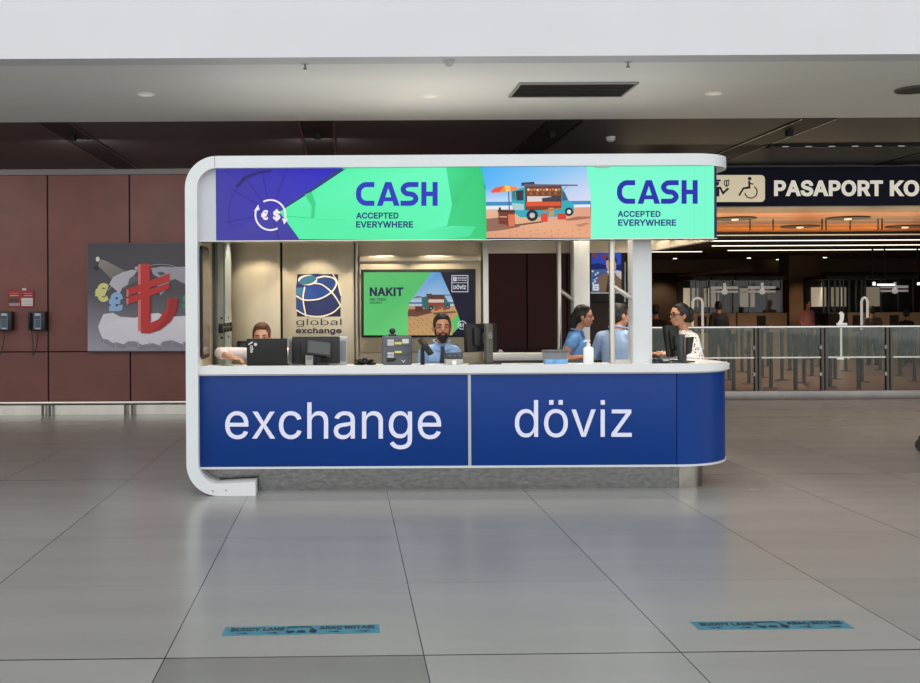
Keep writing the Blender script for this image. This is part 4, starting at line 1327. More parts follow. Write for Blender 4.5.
part('picture', A.mesh('television_picture', dull_screen), None, hb)

# hanging portrait screen on the dark pillar
YS = 14.82
a, b_ = W(590.5, 238, YS), W(620.5, 292.5, YS)
t = thing('advertising_screen', 'upright advertising screen showing a man against blue, seen behind the kiosk posts', 'screen', ((a.x + b_.x) / 2, 14.9, b_.z - .1))
m = MB()
m.box((a.x - .06, YS, b_.z - 0.14), (b_.x + .05, 14.9, a.z), None, 0.006)
hb = part('housing', m, black_plastic, t)
m = MB()
m.box((a.x, YS - 0.012, b_.z - 0.015), (b_.x, YS + 0.01, b_.z + 0.012))
part('lower_bezel', m, M('bezel_white', (225, 225, 228), 0.4), hb)
A = Art(crop(vplane(YS), 575, 235, 8.53), (0, -1, 0), 0.0006, 0.001)
A.poly([(138, 24), (393, 24), (393, 488), (138, 488)], [(30, 60, 200), (40, 80, 220), (60, 90, 150), (60, 80, 140)])
A.poly([(138, 250), (200, 240), (280, 262), (393, 250), (393, 300), (138, 300)], (20, 36, 110))
A.poly([(138, 296), (270, 290), (270, 420), (138, 420)], (70, 96, 150))
for u, v, r, c in ((170, 172, 24, (120, 66, 60)), (250, 184, 22, (140, 56, 56))):
    A.circ(u, v, r, c, 16)
    A.line([(u, 24), (u, v - r)], 3, (40, 30, 40))
for k in range(16):
    A.circ(150 + (k * 47) % 60, 310 + (k * 29) % 160, 9, ((210, 214, 224), (60, 70, 96), (170, 190, 220))[k % 3], 8)
A.poly([(262, 215), (280, 196), (310, 190), (342, 198), (350, 230), (346, 290), (320, 320), (285, 312), (266, 280)], (206, 164, 146))
A.poly([(258, 225), (268, 196), (300, 178), (340, 184), (356, 214), (350, 250), (338, 222), (300, 206), (272, 216)], (34, 26, 28))
A.poly([(270, 306), (345, 306), (350, 360), (270, 350)], (226, 222, 226))
A.poly([(205, 350), (272, 318), (300, 350), (350, 322), (393, 350), (393, 488), (215, 488), (190, 410)], (124, 100, 78))
A.poly([(280, 350), (320, 350), (310, 488), (262, 488)], (44, 38, 38))
A.poly([(345, 300), (393, 310), (393, 380), (350, 344)], (206, 196, 196))
A.rect(148, 420, 200, 474, (224, 228, 236))
A.line([(158, 440), (190, 440)], 5, (90, 100, 130))
A.line([(158, 458), (190, 458)], 5, (90, 100, 130))
part('picture', A.mesh('portrait_picture', dull_screen), None, hb)
m = MB()
e = W(624, 262, YS)
m.box((e.x + .012, YS + 0.02, W(624, 302, YS).z), (e.x + 0.03, 14.9, e.z))
part('edge_strip', m, M('bezel_white'), hb)

# money picture on the maroon wall
YQ = 15.04
a, b_ = W(87, 243, YQ), W(243, 351.5, YQ)
t = thing('wall_poster', 'big grey poster of a red lira sign and currency symbols on maroon wall', 'poster', ((a.x + b_.x) / 2, 15.1, b_.z))
m = MB()
m.box((a.x, YQ, b_.z), (b_.x, 15.1, a.z), None, 0.004)
pb = part('board', m, M('poster_edge', (86, 84, 90), 0.5), t)
A = Art(crop(vplane(YQ), 80, 235, 5.46), (0, -1, 0), 0.0006, 0.001)
A.poly([(42, 48), (885, 44), (885, 320), (42, 320)], [(64, 62, 70), (70, 68, 74), (90, 88, 98), (84, 82, 92)])
A.poly([(42, 320), (885, 320), (885, 632), (42, 632)], [(84, 82, 92), (90, 88, 98), (150, 146, 160), (172, 166, 182)])
A.poly([(96, 130), (140, 140), (330, 240), (230, 300), (92, 160)], [(160, 150, 140), (150, 140, 134), (100, 98, 106), (100, 98, 106), (150, 140, 134)])
A.poly([(80, 130), (100, 118), (112, 132), (98, 170), (80, 160)], (70, 66, 70))
A.circ(97, 132, 11, (236, 230, 222), 14, 14)
A.poly([(70, 175), (96, 165), (104, 190), (86, 198)], (46, 44, 50))
# globe and continents
A.arc(430, 560, 380, 222, 318, 3, (190, 190, 200), 30)
A.poly([(160, 270), (180, 230), (230, 205), (280, 190), (310, 192), (300, 215), (270, 240), (262, 270), (230, 290), (214, 330), (196, 300)], (196, 194, 206))
A.poly([(390, 186), (440, 172), (520, 176), (600, 170), (700, 186), (760, 220), (740, 300), (640, 280), (560, 262), (520, 240), (490, 250), (470, 300), (440, 330), (420, 280), (440, 236), (400, 216)], (170, 168, 182))
A.poly([(420, 205), (450, 200), (470, 214), (440, 222)], (90, 88, 104))
A.poly([(300, 176), (316, 172), (316, 190), (300, 186)], (196, 196, 206))
A.arc(440, 420, 260, 200, 300, 2, (196, 196, 204), 24)
# raised white map
top_ = [(112, 470), (128, 432), (180, 424), (220, 446), (300, 452), (380, 430), (430, 426), (470, 448), (600, 440), (760, 446), (880, 470), (880, 580)]
low = [(800, 586), (760, 574), (700, 590), (640, 572), (580, 576), (560, 596), (500, 574), (448, 582), (444, 606), (400, 590), (340, 600), (300, 580), (262, 580), (240, 596), (200, 586), (180, 590), (150, 570), (124, 566), (108, 530), (100, 500)]
A.poly([(p_[0], p_[1] + 24) for p_ in top_[-2:]] + [(p_[0], p_[1] + 26) for p_ in low] + [(100, 480)], (146, 144, 158))
A.poly(top_ + low, [(226, 224, 236)] * 4 + [(238, 236, 246)] * 8 + [(230, 228, 240)] * 20)
for k in range(12):
    u = 130 + k * 62
    A.line([(u, 578 + (k % 3) * 6), (u + 4, 604 + (k % 2) * 8)], 5, (180, 178, 190))
A.text('€', 82, 262, 158, 366, (224, 222, 140), 0.045)
A.text('£', 160, 312, 236, 416, (150, 190, 232), 0.05)
A.text('$', 556, 312, 640, 418, (70, 160, 96), 0.05)
# red lira sign with a lit left edge
dk_, rd, lr = (150, 40, 46), (206, 52, 52), (228, 130, 128)
A.poly([(318, 520), (318, 164), (332, 158), (336, 160), (336, 530)], lr)
A.poly([(332, 158), (380, 158), (386, 170), (386, 480), (430, 460), (474, 400), (478, 346), (536, 346), (530, 410), (500, 470), (440, 518), (380, 538), (334, 536)], rd)
A.poly([(380, 170), (388, 176), (388, 470), (380, 476)], dk_)
A.poly([(255, 296), (270, 290), (490, 210), (490, 250), (256, 336)], rd)
A.poly([(255, 346), (490, 258), (490, 292), (256, 382)], rd)
A.poly([(255, 296), (266, 300), (266, 336), (256, 340)], lr)
A.poly([(255, 346), (266, 346), (266, 378), (256, 382)], lr)
A.poly([(490, 348), (536, 348), (530, 410), (500, 470), (440, 518), (380, 538), (430, 500), (480, 430)], (178, 44, 48))
part('picture', A.mesh('poster_picture', print_mat), None, pb)

# payphones and their notice
def payphone(px, label):
    Yp = 15.1
    c = W(px, 321, 15.0)
    t = thing('payphone', label, 'payphone', (c.x, Yp, c.z - 0.14), group='payphones on the maroon wall')
    m = MB()
    m.box((-0.125, -0.14, 0.0), (0.125, 0.0, 0.28), None, 0.012)
    hs = part('housing', m, M('phone_navy', (20, 24, 36), 0.45), t, local=True)
    m = MB()
    m.prism([(-0.045, 0.02), (0.07, 0.01), (0.075, 0.25), (-0.03, 0.26)], 'y', -0.152, -0.138)
    fp = part('face_plate', m, M('phone_grey', (96, 112, 134), 0.4), t, local=True)
    m = MB()
    m.box((-0.02, -0.156, 0.175), (0.055, -0.151, 0.21))
    part('display', m, screen_dark, fp, local=True)
    m = MB()
    m.box((-0.02, -0.158, 0.22), (0.06, -0.151, 0.252))
    m.box((-0.015, -0.158, 0.022), (0.055, -0.151, 0.036))
    part('card_slot', m, light_grey, fp, local=True)
    m = MB()
    for r in range(4):
        for q in range(3):
            m.box((-0.012 + q * 0.024, -0.157, 0.06 + r * 0.026), (0.004 + q * 0.024, -0.151, 0.076 + r * 0.026))
    part('keypad', m, dark_grey, fp, local=True)
    m = MB()
    m.tube([(-0.095, -0.15, 0.03), (-0.095, -0.175, 0.06), (-0.095, -0.18, 0.14), (-0.095, -0.175, 0.21), (-0.095, -0.15, 0.25)], [0.024, 0.02, 0.016, 0.02, 0.024])
    part('handset', m, black_plastic, t, local=True)
    m = MB()
    pts = []
    for k in range(25):
        s_ = k / 24
        pts.append((-0.09 + 0.09 * s_ + 0.012 * math.sin(s_ * 9), -0.10 - .05 * math.sin(s_ * PI), 0.03 - 0.40 * math.sin(s_ * PI) ** 0.8))
    m.tube(pts, 0.007, None, 6)
    part('cord', m, M('cord_brown', (46, 26, 26), 0.5), t, local=True)
payphone(37.5, 'grey payphone with black handset nearer to the poster')
payphone(4.0, 'grey payphone cut by the left edge of the photo')
Yn = 15.085
a, b_ = W(8, 289.5, Yn), W(34, 307, Yn)
t = thing('notice_board', 'small red notice with grey and white boxes above the payphones', 'notice', ((a.x + b_.x) / 2, 15.1, b_.z))
m = MB()
m.box((a.x, Yn, b_.z), (b_.x, 15.1, a.z), red_paint, 0.003)
nb = part('board', m, red_paint, t)
A = Art(crop(vplane(Yn), 0, 280, 11.38), (0, -1, 0), 0.0006, 0.001)
A.rect(104, 206, 206, 256, (58, 56, 62))
A.rect(104, 262, 226, 296, (146, 150, 140))
A.rect(244, 206, 374, 296, (214, 208, 204))
for v in (228, 244, 262, 280):
    A.line([(250, v), (370, v)], 4, (150, 140, 140))
for u in (110, 268):
    A.line([(u, 152), (u + 104, 152)], 10, (190, 110, 108))
    A.line([(u + 6, 178), (u + 100, 178)], 9, (222, 160, 156))
A.rect(254, 94, 300, 118, (214, 200, 196))
part('notice_print', A.mesh('notice_print', print_mat), None, nb)

# floor stickers
def sticker(c4, label):
    P4 = [G(*q) for q in c4]
    o_ = sum(P4, Vector()) / 4
    t = thing('floor_sticker', label, 'floor sticker', (o_.x, o_.y, 0), group='blue cart route stickers on the floor')
    m = MB()
    vs = [p_ for p_ in P4]
    m._faces([v + Vector((0, 0, 0.0012)) for v in vs] + vs, [(0, 1, 2, 3), (4, 7, 6, 5), (0, 4, 5, 1), (1, 5, 6, 2), (2, 6, 7, 3), (3, 7, 4, 0)], M('sticker_blue', (58, 114, 130), 0.4, noise=0.06, scale=9))
    film = part('film', m, None, t)
    nw, ne, se, sw = P4
    def conv(u, v):
        return nw.lerp(ne, u).lerp(sw.lerp(se, u), v)
    A = Art(conv, (0, 0, 1), 0.0001, 0.0016)
    ink = (14, 26, 40)
    A.text('BUDDY LANE', 0.045, 0.16, 0.39, 0.55, ink, 0.045)
    A.text('ARAÇ ROTASI', 0.61, 0.12, 0.965, 0.58, ink, 0.045)
    for u in (0.09, 0.28, 0.67, 0.86):
        A.rect(u, 0.74, u + 0.05, 0.80, ink)
        A.poly([(u + 0.045, 0.66), (u + 0.075, 0.77), (u + 0.045, 0.88)], ink)
    # little airport cart
    A.poly([(0.405, 0.70), (0.405, 0.20), (0.412, 0.20), (0.412, 0.70)], ink)
    A.poly([(0.405, 0.16), (0.545, 0.12), (0.545, 0.20), (0.405, 0.24)], ink)
    A.poly([(0.540, 0.14), (0.549, 0.14), (0.585, 0.52), (0.572, 0.52)], ink)
    A.poly([(0.400, 0.62), (0.455, 0.62), (0.455, 0.78), (0.400, 0.78)], ink)
    A.poly([(0.475, 0.60), (0.52, 0.60), (0.53, 0.80), (0.468, 0.80)], ink)
    A.poly([(0.555, 0.50), (0.595, 0.54), (0.60, 0.78), (0.548, 0.78)], ink)
    for u in (0.425, 0.575):
        A.circ(u, 0.78, 0.013, ink, 12, 0.1)
    part('lettering', A.mesh('sticker_print', print_mat), None, film)
sticker([(225.5, 627.2), (379.5, 624.3), (380, 633.0), (221.3, 636.2)], 'blue floor sticker nearer to the word exchange')
sticker([(690, 621.9), (842, 620.2), (855, 628.6), (698.5, 630.0)], 'blue floor sticker on the floor below the word döviz, right one')

# dark caster wheel peeping in at the right edge
c = G(923, 452)
t = thing('caster_wheel', 'dark round wheel resting on the floor at the right edge', 'wheel', (c.x, c.y, 0))
m = MB()
m.tube([(c.x - 0.02, c.y - 0.03, .075), (c.x + 0.02, c.y + 0.03, .075)], 0.075, None, 24)
part('tyre', m, M('rubber', (24, 22, 20), 0.5), t)
m = MB()
m.box((c.x - 0.02, c.y + .035, 0.06), (c.x + 0.12, c.y + .05, 0.17))
m.box((c.x - 0.02, c.y - .05, 0.06), (c.x + 0.12, c.y - .035, 0.17))
m.box((c.x + 0.03, c.y - .05, 0.155), (c.x + 0.14, c.y + .05, 0.17))
part('fork', m, dark_grey, t)

# ================================================================ THINGS ON THE COUNTER
ZC = 1.0722
def at(px, Y):
    return W(px, 360, Y).x

# laptop with stickers on its lid
Y = 8.84
x0, x1 = at(247, Y), at(287.5, Y)
t = thing('laptop', 'black laptop with white stickers on its lid on the counter left end', 'laptop', ((x0 + x1) / 2, Y, ZC))
m = MB()
m.box((x0, Y, ZC), (x1, Y + 0.24, ZC + 0.018), None, 0.004)
part('base', m, dark_grey, t)
zt = W(267, 338.4, Y).z
m = MB()
tl = Matrix.Translation((0, Y, ZC + 0.014)) @ Matrix.Rotation(math.radians(6), 4, 'X')
m.box((x0, -0.012, 0), (x1, 0.0, zt - ZC - 0.013), None, 0.003, tl)
lid = part('lid', m, black_plastic, t)
m = MB()
m.box((x0 + .01, 0.0005, 0.012), (x1 - .01, 0.002, zt - ZC - 0.025), None, 0, tl)
part('screen', m, screen_dark, lid)
A = Art(lambda u, v: tl @ Vector((x0 + u, -0.012, v)), (0, -1, 0), 0.0004, 0.001)
A.poly([(0.016, 0.178), (0.05, 0.198), (0.056, 0.208), (0.05, 0.212), (0.016, 0.19)], (220, 220, 222))
A.circ(0.078, 0.186, 0.014, (206, 206, 210), 14)
A.circ(0.042, 0.166, 0.013, (196, 198, 200), 12)
A.circ(0.044, 0.145, 0.014, (206, 206, 206), 12)
A.circ(0.042, 0.122, 0.012, (180, 182, 184), 12)
for v in (0.145, 0.166):
    A.circ(0.043, v, 0.006, (40, 40, 42), 10)
part('stickers', A.mesh('lid_stickers', print_mat), None, lid)

def monitor(loc, rz, w, h, z0, label, name='monitor', tilt=8, stand_w=0.09, badge=False, stand_mat=None, stand_top=.72, group='computer monitors on the counter'):
    """seen from its back: the screen faces local +y"""
    t = thing(name, label, 'monitor', loc, rz, group)
    m = MB()
    tl = Matrix.Translation((0, 0, z0)) @ Matrix.Rotation(math.radians(-tilt), 4, 'X')
    m.box((-w / 2, -0.025, 0), (w / 2, 0.02, h), None, 0.006, tl)
    m.box((-w * .33, -0.05, h * .2), (w * .33, -0.02, h * .85), None, 0.012, tl)
    ca = part('casing', m, black_plastic, t, local=True)
    m = MB()
    m.box((-w / 2 + .012, 0.0205, 0.02), (w / 2 - .012, 0.022, h - .012), None, 0, tl)
    part('screen', m, screen_dark, ca, local=True)
    sm = stand_mat or dark_grey
    m = MB()
    m.box((-stand_w / 2, -0.105, 0.012), (stand_w / 2, -0.065, z0 + h * stand_top), None, 0.006)
    m.box((-stand_w / 2 * .8, -0.07, z0 + h * .3), (stand_w / 2 * .8, -0.03, z0 + h * .68), None, 0.004)
    st = part('stand', m, sm, t, local=True)
    m = MB()
    m.box((-0.12, -0.14, 0), (0.12, 0.05, 0.012), None, 0.004)
    part('foot', m, sm, t, local=True)
    if badge:
        A = Art(lambda u, v: Vector((u, -0.105, v)), (0, -1, 0), 0.0004, 0.001)
        zc = z0 + h * .58
        A.arc(0, zc, 0.024, 0, 360, 0.004, (200, 200, 200), 24)
        A.text('DELL', -0.017, zc + 0.006, 0.017, zc - 0.007, (200, 200, 200), 0.02)
        part('badge', A.mesh('stand_badge', print_mat), None, st, local=True)
    return t
Y = 8.98
x = at(316, Y)
monitor((x, Y, ZC), 0.0, 0.425, 0.238, 0.018, 'black monitor back with small customer display in front, below the globe emblem', tilt=6)
# second wide monitor with stand turned towards the camera
x = at(484, 8.92)
monitor((at(481, 9.0), 9.0, ZC), math.radians(44), 0.42, 0.25, 0.115, 'black monitor on a grey badged stand right of the bearded clerk', tilt=2, stand_w=0.085, badge=True, stand_top=1.0,
        stand_mat=M('stand_grey', (92, 90, 84), 0.4, 0.3))

# customer display on a pole
def pole_display(px, Y, w, h, rz, tilt, ztop, label, roll=0):
    x = at(px, Y)
    t = thing('customer_display', label, 'display', (x, Y, ZC), rz, 'customer displays on the counter')
    m = MB()
    m.box((-0.075, -0.05, 0), (0.075, 0.06, 0.012), None, 0.003)
    part('foot', m, black_plastic, t, local=True)
    m = MB()
    m.box((-0.024, -0.012, 0.012), (0.024, 0.02, ztop - h * 0.5), None, 0.004)
    part('pole', m, black_plastic, t, local=True)
    tl = Matrix.Translation((0, -0.02, ztop - h * .5)) @ Matrix.Rotation(math.radians(tilt), 4, 'X') @ Matrix.Rotation(math.radians(roll), 4, 'Y')
    m = MB()
    m.box((-w / 2, -0.02, -h / 2), (w / 2, 0.01, h / 2), None, 0.005, tl)
    pn = part('panel', m, black_plastic, t, local=True)
    m = MB()
    m.box((-w / 2 + .012, -0.0225, -h / 2 + .014), (w / 2 - .012, -0.0203, h / 2 - .012), None, 0, tl)
    part('screen', m, M('display_glass', (62, 68, 66), 0.15), pn, local=True)
    return t
pole_display(318, 8.76, 0.215, 0.135, math.radians(14), -26, 0.225, roll=9, label= 'tilted grey screen customer display in front of the monitor below the globe')
pole_display(423, 8.76, 0.20, 0.165, math.radians(78), -36, 0.25, 'slim black customer display leaning right beside the grey counting machine')

# light grey counting machine behind the first monitor
Y = 9.05
x0, x1 = at(288.5, Y), at(347, Y)
t = thing('counting_machine', 'pale grey ridged machine standing behind the monitor below the globe', 'counting machine', ((x0 + x1) / 2, Y, ZC))
z1 = W(316, 337.5, Y).z
m = MB()
m.box((x0, Y, ZC), (x1, Y + 0.13, z1), None, 0.012)
bd = part('body', m, M('machine_pale', (176, 182, 190), 0.5), t)
m = MB()
for k in range(5):
    for q in (x0 + 0.006, x1 - 0.055):
        m.box((q + k * 0.010, Y - 0.006, ZC + 0.03), (q + k * 0.010 + 0.005, Y + 0.002, z1 - 0.03))
part('ridges', m, mid_grey, bd)
m = MB()
m.box((x0, Y - 0.004, z1 - 0.02), (x1, Y + 0.13, z1 + 0.004), None, 0.004)
part('lid', m, light_grey, t)
# card reader in front
x = at(309.5, 8.72)
t = thing('card_reader', 'small pale card reader in front of the monitor below the globe', 'card reader', (x, 8.72, ZC))
m = MB()
m.box((x - 0.034, 8.70, ZC), (x + 0.03, 8.73, ZC + 0.105), None, 0.006)
cr = part('body', m, M('reader_grey', (150, 148, 144), 0.5), t)
m = MB()
m.box((x - 0.026, 8.697, ZC + 0.065), (x + 0.022, 8.701, ZC + 0.095))
part('display', m, mid_grey, cr)
m = MB()
m.box((x + 0.06, 8.72, ZC), (x + 0.16, 8.78, ZC + 0.04), None, 0.004)
single('card_reader', m, black_plastic, 'low black box beside the customer display foot', 'card reader')

# cables heap
pts = []
for k in range(70):
    a = k * 0.55
    s_ = k / 69
    pts.append((at(356, 8.95) + 0.15 * s_ + 0.03 * math.sin(a * 1.3), 8.93 + 0.05 * math.cos(a), ZC + 0.012 + 0.028 * (1 + math.sin(a * 0.9)) * math.sin(PI * s_)))
single('cable', MB().tube(pts, 0.009, None, 6), black_plastic, 'tangle of black cable lying left of the grey counting machine', 'cable')
m = MB()
m.box((at(358, 9.0), 8.99, ZC), (at(364, 9.0), 9.03, ZC + 0.055), None, 0.008)
single('power_adapter', m, black_plastic, 'small black power adapter standing behind the tangled cable', 'adapter')

# grey currency machine
Y = 8.86
x0, x1 = at(382.5, Y), at(412.5, Y)
z1 = W(397, 336, Y).z
t = thing('banknote_checker', 'dark grey banknote machine with paper labels left of the bearded clerk', 'banknote machine', ((x0 + x1) / 2, Y, ZC))
m = MB()
m.box((x0, Y, ZC + 0.004), (x1, Y + 0.2, z1), None, 0.022)
bd = part('body', m, M('machine_grey', (86, 90, 98), 0.5, noise=0.05, scale=20), t)
w_, h_ = x1 - x0, z1 - ZC
m = MB()
for v in (0.36, 0.66):
    m.box((x0 + 0.02, Y - 0.003, ZC + h_ * v), (x1 - 0.02, Y + 0.002, ZC + h_ * v + 0.004))
part('seams', m, dark_grey, bd)
A = Art(lambda u, v: Vector((x0 + u * w_, Y, z1 - v * h_)), (0, -1, 0), 0.0004, 0.001)
A.rect(0.17, 0.12, 0.38, 0.32, (206, 206, 202))
A.rect(0.17, 0.55, 0.38, 0.72, (206, 206, 202))
A.rect(0.66, 0.1, 0.88, 0.25, (214, 212, 206))
A.rect(0.41, 0.2, 0.64, 0.28, (214, 206, 96))
A.rect(0.41, 0.5, 0.64, 0.57, (214, 206, 96))
A.poly([(0.6, 0.78), (0.7, 0.84), (0.78, 0.78), (0.7, 0.9)], (200, 196, 190))
for v in (0.17, 0.22, 0.27, 0.6, 0.66):
    A.line([(0.2, v), (0.35, v)], 0.012, (120, 120, 120))
part('labels', A.mesh('machine_labels', print_mat), None, bd)
m = MB()
m.tube([(x0 + .06, Y - 0.004, ZC + .055), (x0 + .09, Y - 0.02, ZC + .05), (x0 + .11, Y - .004, ZC + .06)], .012)
m.box((x0 + .035, Y - 0.012, ZC + .035), (x0 + .075, Y + 0.002, ZC + .07), None, .004)
part('plug', m, black_plastic, bd)
for q in (0.03, w_ - 0.05):
    m = MB()
    m.box((x0 + q, Y + .01, ZC), (x0 + q + 0.02, Y + 0.03, ZC + 0.006))
    part('foot', m, black_plastic, t)
# webcam on top
x, Y = at(392.5, 8.93), 8.93
t = thing('webcam', 'small black webcam standing on top of the grey banknote machine', 'webcam', (x, Y, z1))
m = MB()
m.ell((x, Y, z1 + 0.042), (0.028, 0.026, 0.026))
part('head', m, black_plastic, t)
m = MB()
m.cyl((x, Y - 0.024, z1 + .042), (x, Y - 0.03, z1 + .042), 0.012)
part('lens', m, screen_dark, t)
m = MB()
m.box((x - 0.035, Y - 0.02, z1), (x + 0.035, Y + 0.02, z1 + 0.016), None, 0.006)
part('clip', m, dark_grey, t)

# silver receipt box
Y = 8.80
x0, x1 = at(445.5, Y), at(463, Y)
t = thing('receipt_printer', 'small silver receipt printer in front of the bearded clerk', 'printer', ((x0 + x1) / 2, Y, ZC))
m = MB()
m.box((x0, Y, ZC), (x1, Y + 0.12, ZC + 0.062), None, 0.008)
part('body', m, M('printer_silver', (168, 168, 164), 0.4, 0.2), t)
m = MB()
m.box((x0, Y - 0.004, ZC + 0.064), (x1, Y + 0.12, ZC + 0.112), None, 0.01)
cv = part('cover', m, dark_grey, t)
m = MB()
for k in range(3):
    m.box((x0 + .03 + k * .045, Y - 0.006, ZC + .085), (x0 + .045 + k * .045, Y - 0.003, ZC + .095))
part('keys', m, mid_grey, cv)
m = MB()
m.cyl(((x0 + x1) / 2, Y - 0.004, ZC + .03), ((x0 + x1) / 2, Y + 0.004, ZC + .03), 0.02)
part('button', m, paper_white, t)

# translucent tub with blue label
Y = 8.85
x = at(555.5, Y)
t = thing('plastic_tub', 'round grey plastic tub with blue label left of the pump bottle', 'tub', (x, Y, ZC))
rb = 13.2 / F * Y
m = MB()
m.loft([((x, Y, ZC), rb * .86, rb * .8), ((x, Y, ZC + .01), rb * .89, rb * .83), ((x, Y, ZC + .115), rb, rb * .93)], None, 32)
tb = part('body', m, M('tub_grey', (122, 128, 134), 0.3, noise=0.06, scale=14), t)
m = MB()
vs, fs = [], []
for k in range(17):
    a = math.radians(200 + 140 * k / 16)
    for z, q in ((ZC + .010, .895), (ZC + .055, .945)):
        vs.append((x + rb * q * math.cos(a) * 1.01, Y + rb * q * .93 * math.sin(a) * 1.01, z))
for k in range(16):
    fs.append((2 * k, 2 * k + 2, 2 * k + 3, 2 * k + 1))
m._faces(vs, fs, M('label_blue', (112, 170, 224), 0.4, noise=0.2, scale=18))
part('label', m, None, tb)
m = MB()
m.loft([((x, Y, ZC + .112), rb * 1.04, rb * .97), ((x, Y, ZC + .126), rb * 1.05, rb * .98), ((x, Y, ZC + .132), rb * 1.0, rb * .93)], None, 32)
part('lid', m, M('tub_lid', (92, 96, 102), 0.35), t)

# pump bottle
Y = 8.74
x = at(588.5, Y)
t = thing('pump_bottle', 'white pump bottle on the counter left of the white post', 'bottle', (x, Y, ZC))
m = MB()
m.loft([((x, Y, ZC), .040, .028), ((x, Y, ZC + .006), .044, .031), ((x, Y, ZC + .145), .044, .031), ((x, Y, ZC + .158), .036, .026), ((x, Y, ZC + .165), .018, .018), ((x, Y, ZC + .17), .016, .016)], None, 24)
part('body', m, white_plastic, t)
m = MB()
m.loft([((x, Y, ZC + .168), .018, .018), ((x, Y, ZC + .188), .018, .018), ((x, Y, ZC + .19), .008, .008), ((x, Y, ZC + .212), .008, .008)], None, 16)
pc = part('pump_collar', m, white_plastic, t)
m = MB()
m.box((x - 0.03, Y - 0.012, ZC + .210), (x + 0.016, Y + 0.012, ZC + .222), None, .004)
m.tube([(x - 0.028, Y, ZC + .214), (x - 0.04, Y, ZC + .206)], .006)
part('nozzle', m, white_plastic, pc)

# right end: screen seen from the side, pole display, desk phone
t = monitor((at(674, 9.22), 9.22, ZC), math.radians(28), 0.16, 0.285, 0.05, 'narrow black upright screen tilted in front of the woman with glasses', tilt=10, stand_w=0.06)
t = thing('customer_display', 'black panel on a chrome post beside the narrow tilted screen', 'display', (at(685, 8.92), 8.92, ZC))
x = at(685, 8.92)
m = MB()
m.box((x - 0.013, 8.91, ZC), (x + 0.013, 8.935, ZC + 0.235), None, .003)
part('pole', m, dark_steel, t)
m = MB()
m.prism([(x + .014, ZC + .235), (x + 0.075, ZC + .24), (x + 0.05, ZC + .10), (x + .014, ZC + .08)], 'y', 8.90, 8.925)
part('panel', m, black_plastic, t)
m = MB()
m.box((x - .05, 8.88, ZC), (x + .05, 8.97, ZC + .008), None, .002)
part('foot', m, dark_grey, t)
x, Y = at(663, 8.82), 8.80
t = thing('desk_phone', 'black desk phone with handset right of the white post', 'phone', (x, Y, ZC))
m = MB()
m.prism([(Y - .08, ZC), (Y + .1, ZC), (Y + .1, ZC + .05), (Y - .08, ZC + .02)], 'x', x - .075, x + .075)
pb_ = part('base', m, dark_grey, t)
m = MB()
for r in range(4):
    for q in range(3):
        m.box((x + .0 + q * .02, Y - .055 + r * .03, ZC + .02 + r * .005), (x + .014 + q * .02, Y - .035 + r * .03, ZC + .034 + r * .005))
part('keypad', m, light_grey, pb_)
m = MB()
m.tube([(x - .055, Y - .09, ZC + .04), (x - .055, Y - .05, ZC + .058), (x - .055, Y + .05, ZC + .075), (x - .055, Y + .1, ZC + .07)], [.02, .015, .015, .02])
part('handset', m, black_plastic, t)
m = MB()
m.tube([(x - .055 + .24 * s_ / 20, Y - .09 + .02 * math.sin(s_ * .9), ZC + .012 + .03 * math.sin(PI * s_ / 20)) for s_ in range(21)], .008, None, 6)
part('cord', m, black_plastic, t)
# papers and tray near the left end
x = at(207, 8.78)
m = MB()
m.box((x - .06, 8.70, ZC), (at(219, 8.78), 8.86, ZC + .006))
single('paper_sheet', m, paper_white, 'white papers lying at the far left end of the counter', 'paper')
m = MB()
m.box((at(220.5, 8.78), 8.72, ZC), (at(232, 8.78), 8.86, ZC + .014), None, .003)
single('card_tray', m, dark_grey, 'flat dark tray on the counter beside the white papers', 'tray')
# wall box behind the left clerk
a, b_ = W(237, 341, YB - .05), W(247, 351, YB - .05)
t = thing('intercom_box', 'square black wall box behind the clerk at the laptop', 'wall box', ((a.x + b_.x) / 2, YB, b_.z))
m = MB()
m.box((a.x, YB - .05, b_.z), (b_.x + .02, YB, a.z), None, .004)
part('housing', m, black_plastic, t)
m = MB()
m.cyl(((a.x + b_.x) / 2 + .01, YB - .056, (a.z + b_.z) / 2), ((a.x + b_.x) / 2 + .01, YB - .048, (a.z + b_.z) / 2), .03)
part('speaker', m, dark_grey, t)
m = MB()
x = at(500.5, 10.5)
m.box((x - .03, 10.47, 1.10), (x + .03, 10.53, 1.116), None, .003)
m.ell((x, 10.5, 1.125), (.02, .02, .014))
single('stapler', m, light_grey, 'small pale desk item lying on the rear counter', 'desk item')

# ================================================================ PASSPORT CONTROL SIDE
YG = 14.9
a, b_ = W(640, 169, YG), W(1010, 206.5, YG)
zt, zb = W(800, 169.0, YG).z, W(800, 206.0, YG).z
t = thing('overhead_sign', 'dark blue overhead sign with pale lettering and wheelchair symbol', 'sign', ((a.x + b_.x) / 2, 15.0, zb))
m = MB()
m.box((a.x, YG, zb), (b_.x, YG + 0.16, zt + .03))
bd = part('board', m, navy_board, t)
cs = crop(vplane(YG), 710, 160, 4.38)
m = MB()
pts = []
for (u, v, a0) in ((222, 84, -90), (222, 166, 0)):
    pts += [(u + 18 * math.cos(math.radians(a0 + 90 * k / 6)), v + 18 * math.sin(math.radians(a0 + 90 * k / 6))) for k in range(7)]
pts += [(-110, 184), (-110, 66)]
P3 = [cs(*q) for q in pts]
m.prism([(q.x, q.z) for q in P3], 'y', YG - 0.006, YG)
ib = part('symbol_plate', m, cream, bd)
A = Art(cs, (0, -1, 0), 0.0006, 0.007)
nk = (16, 18, 44)
A.circ(173, 82, 8, nk, 18)
A.line([(170, 92), (172, 120), (150, 124)], 9, nk)
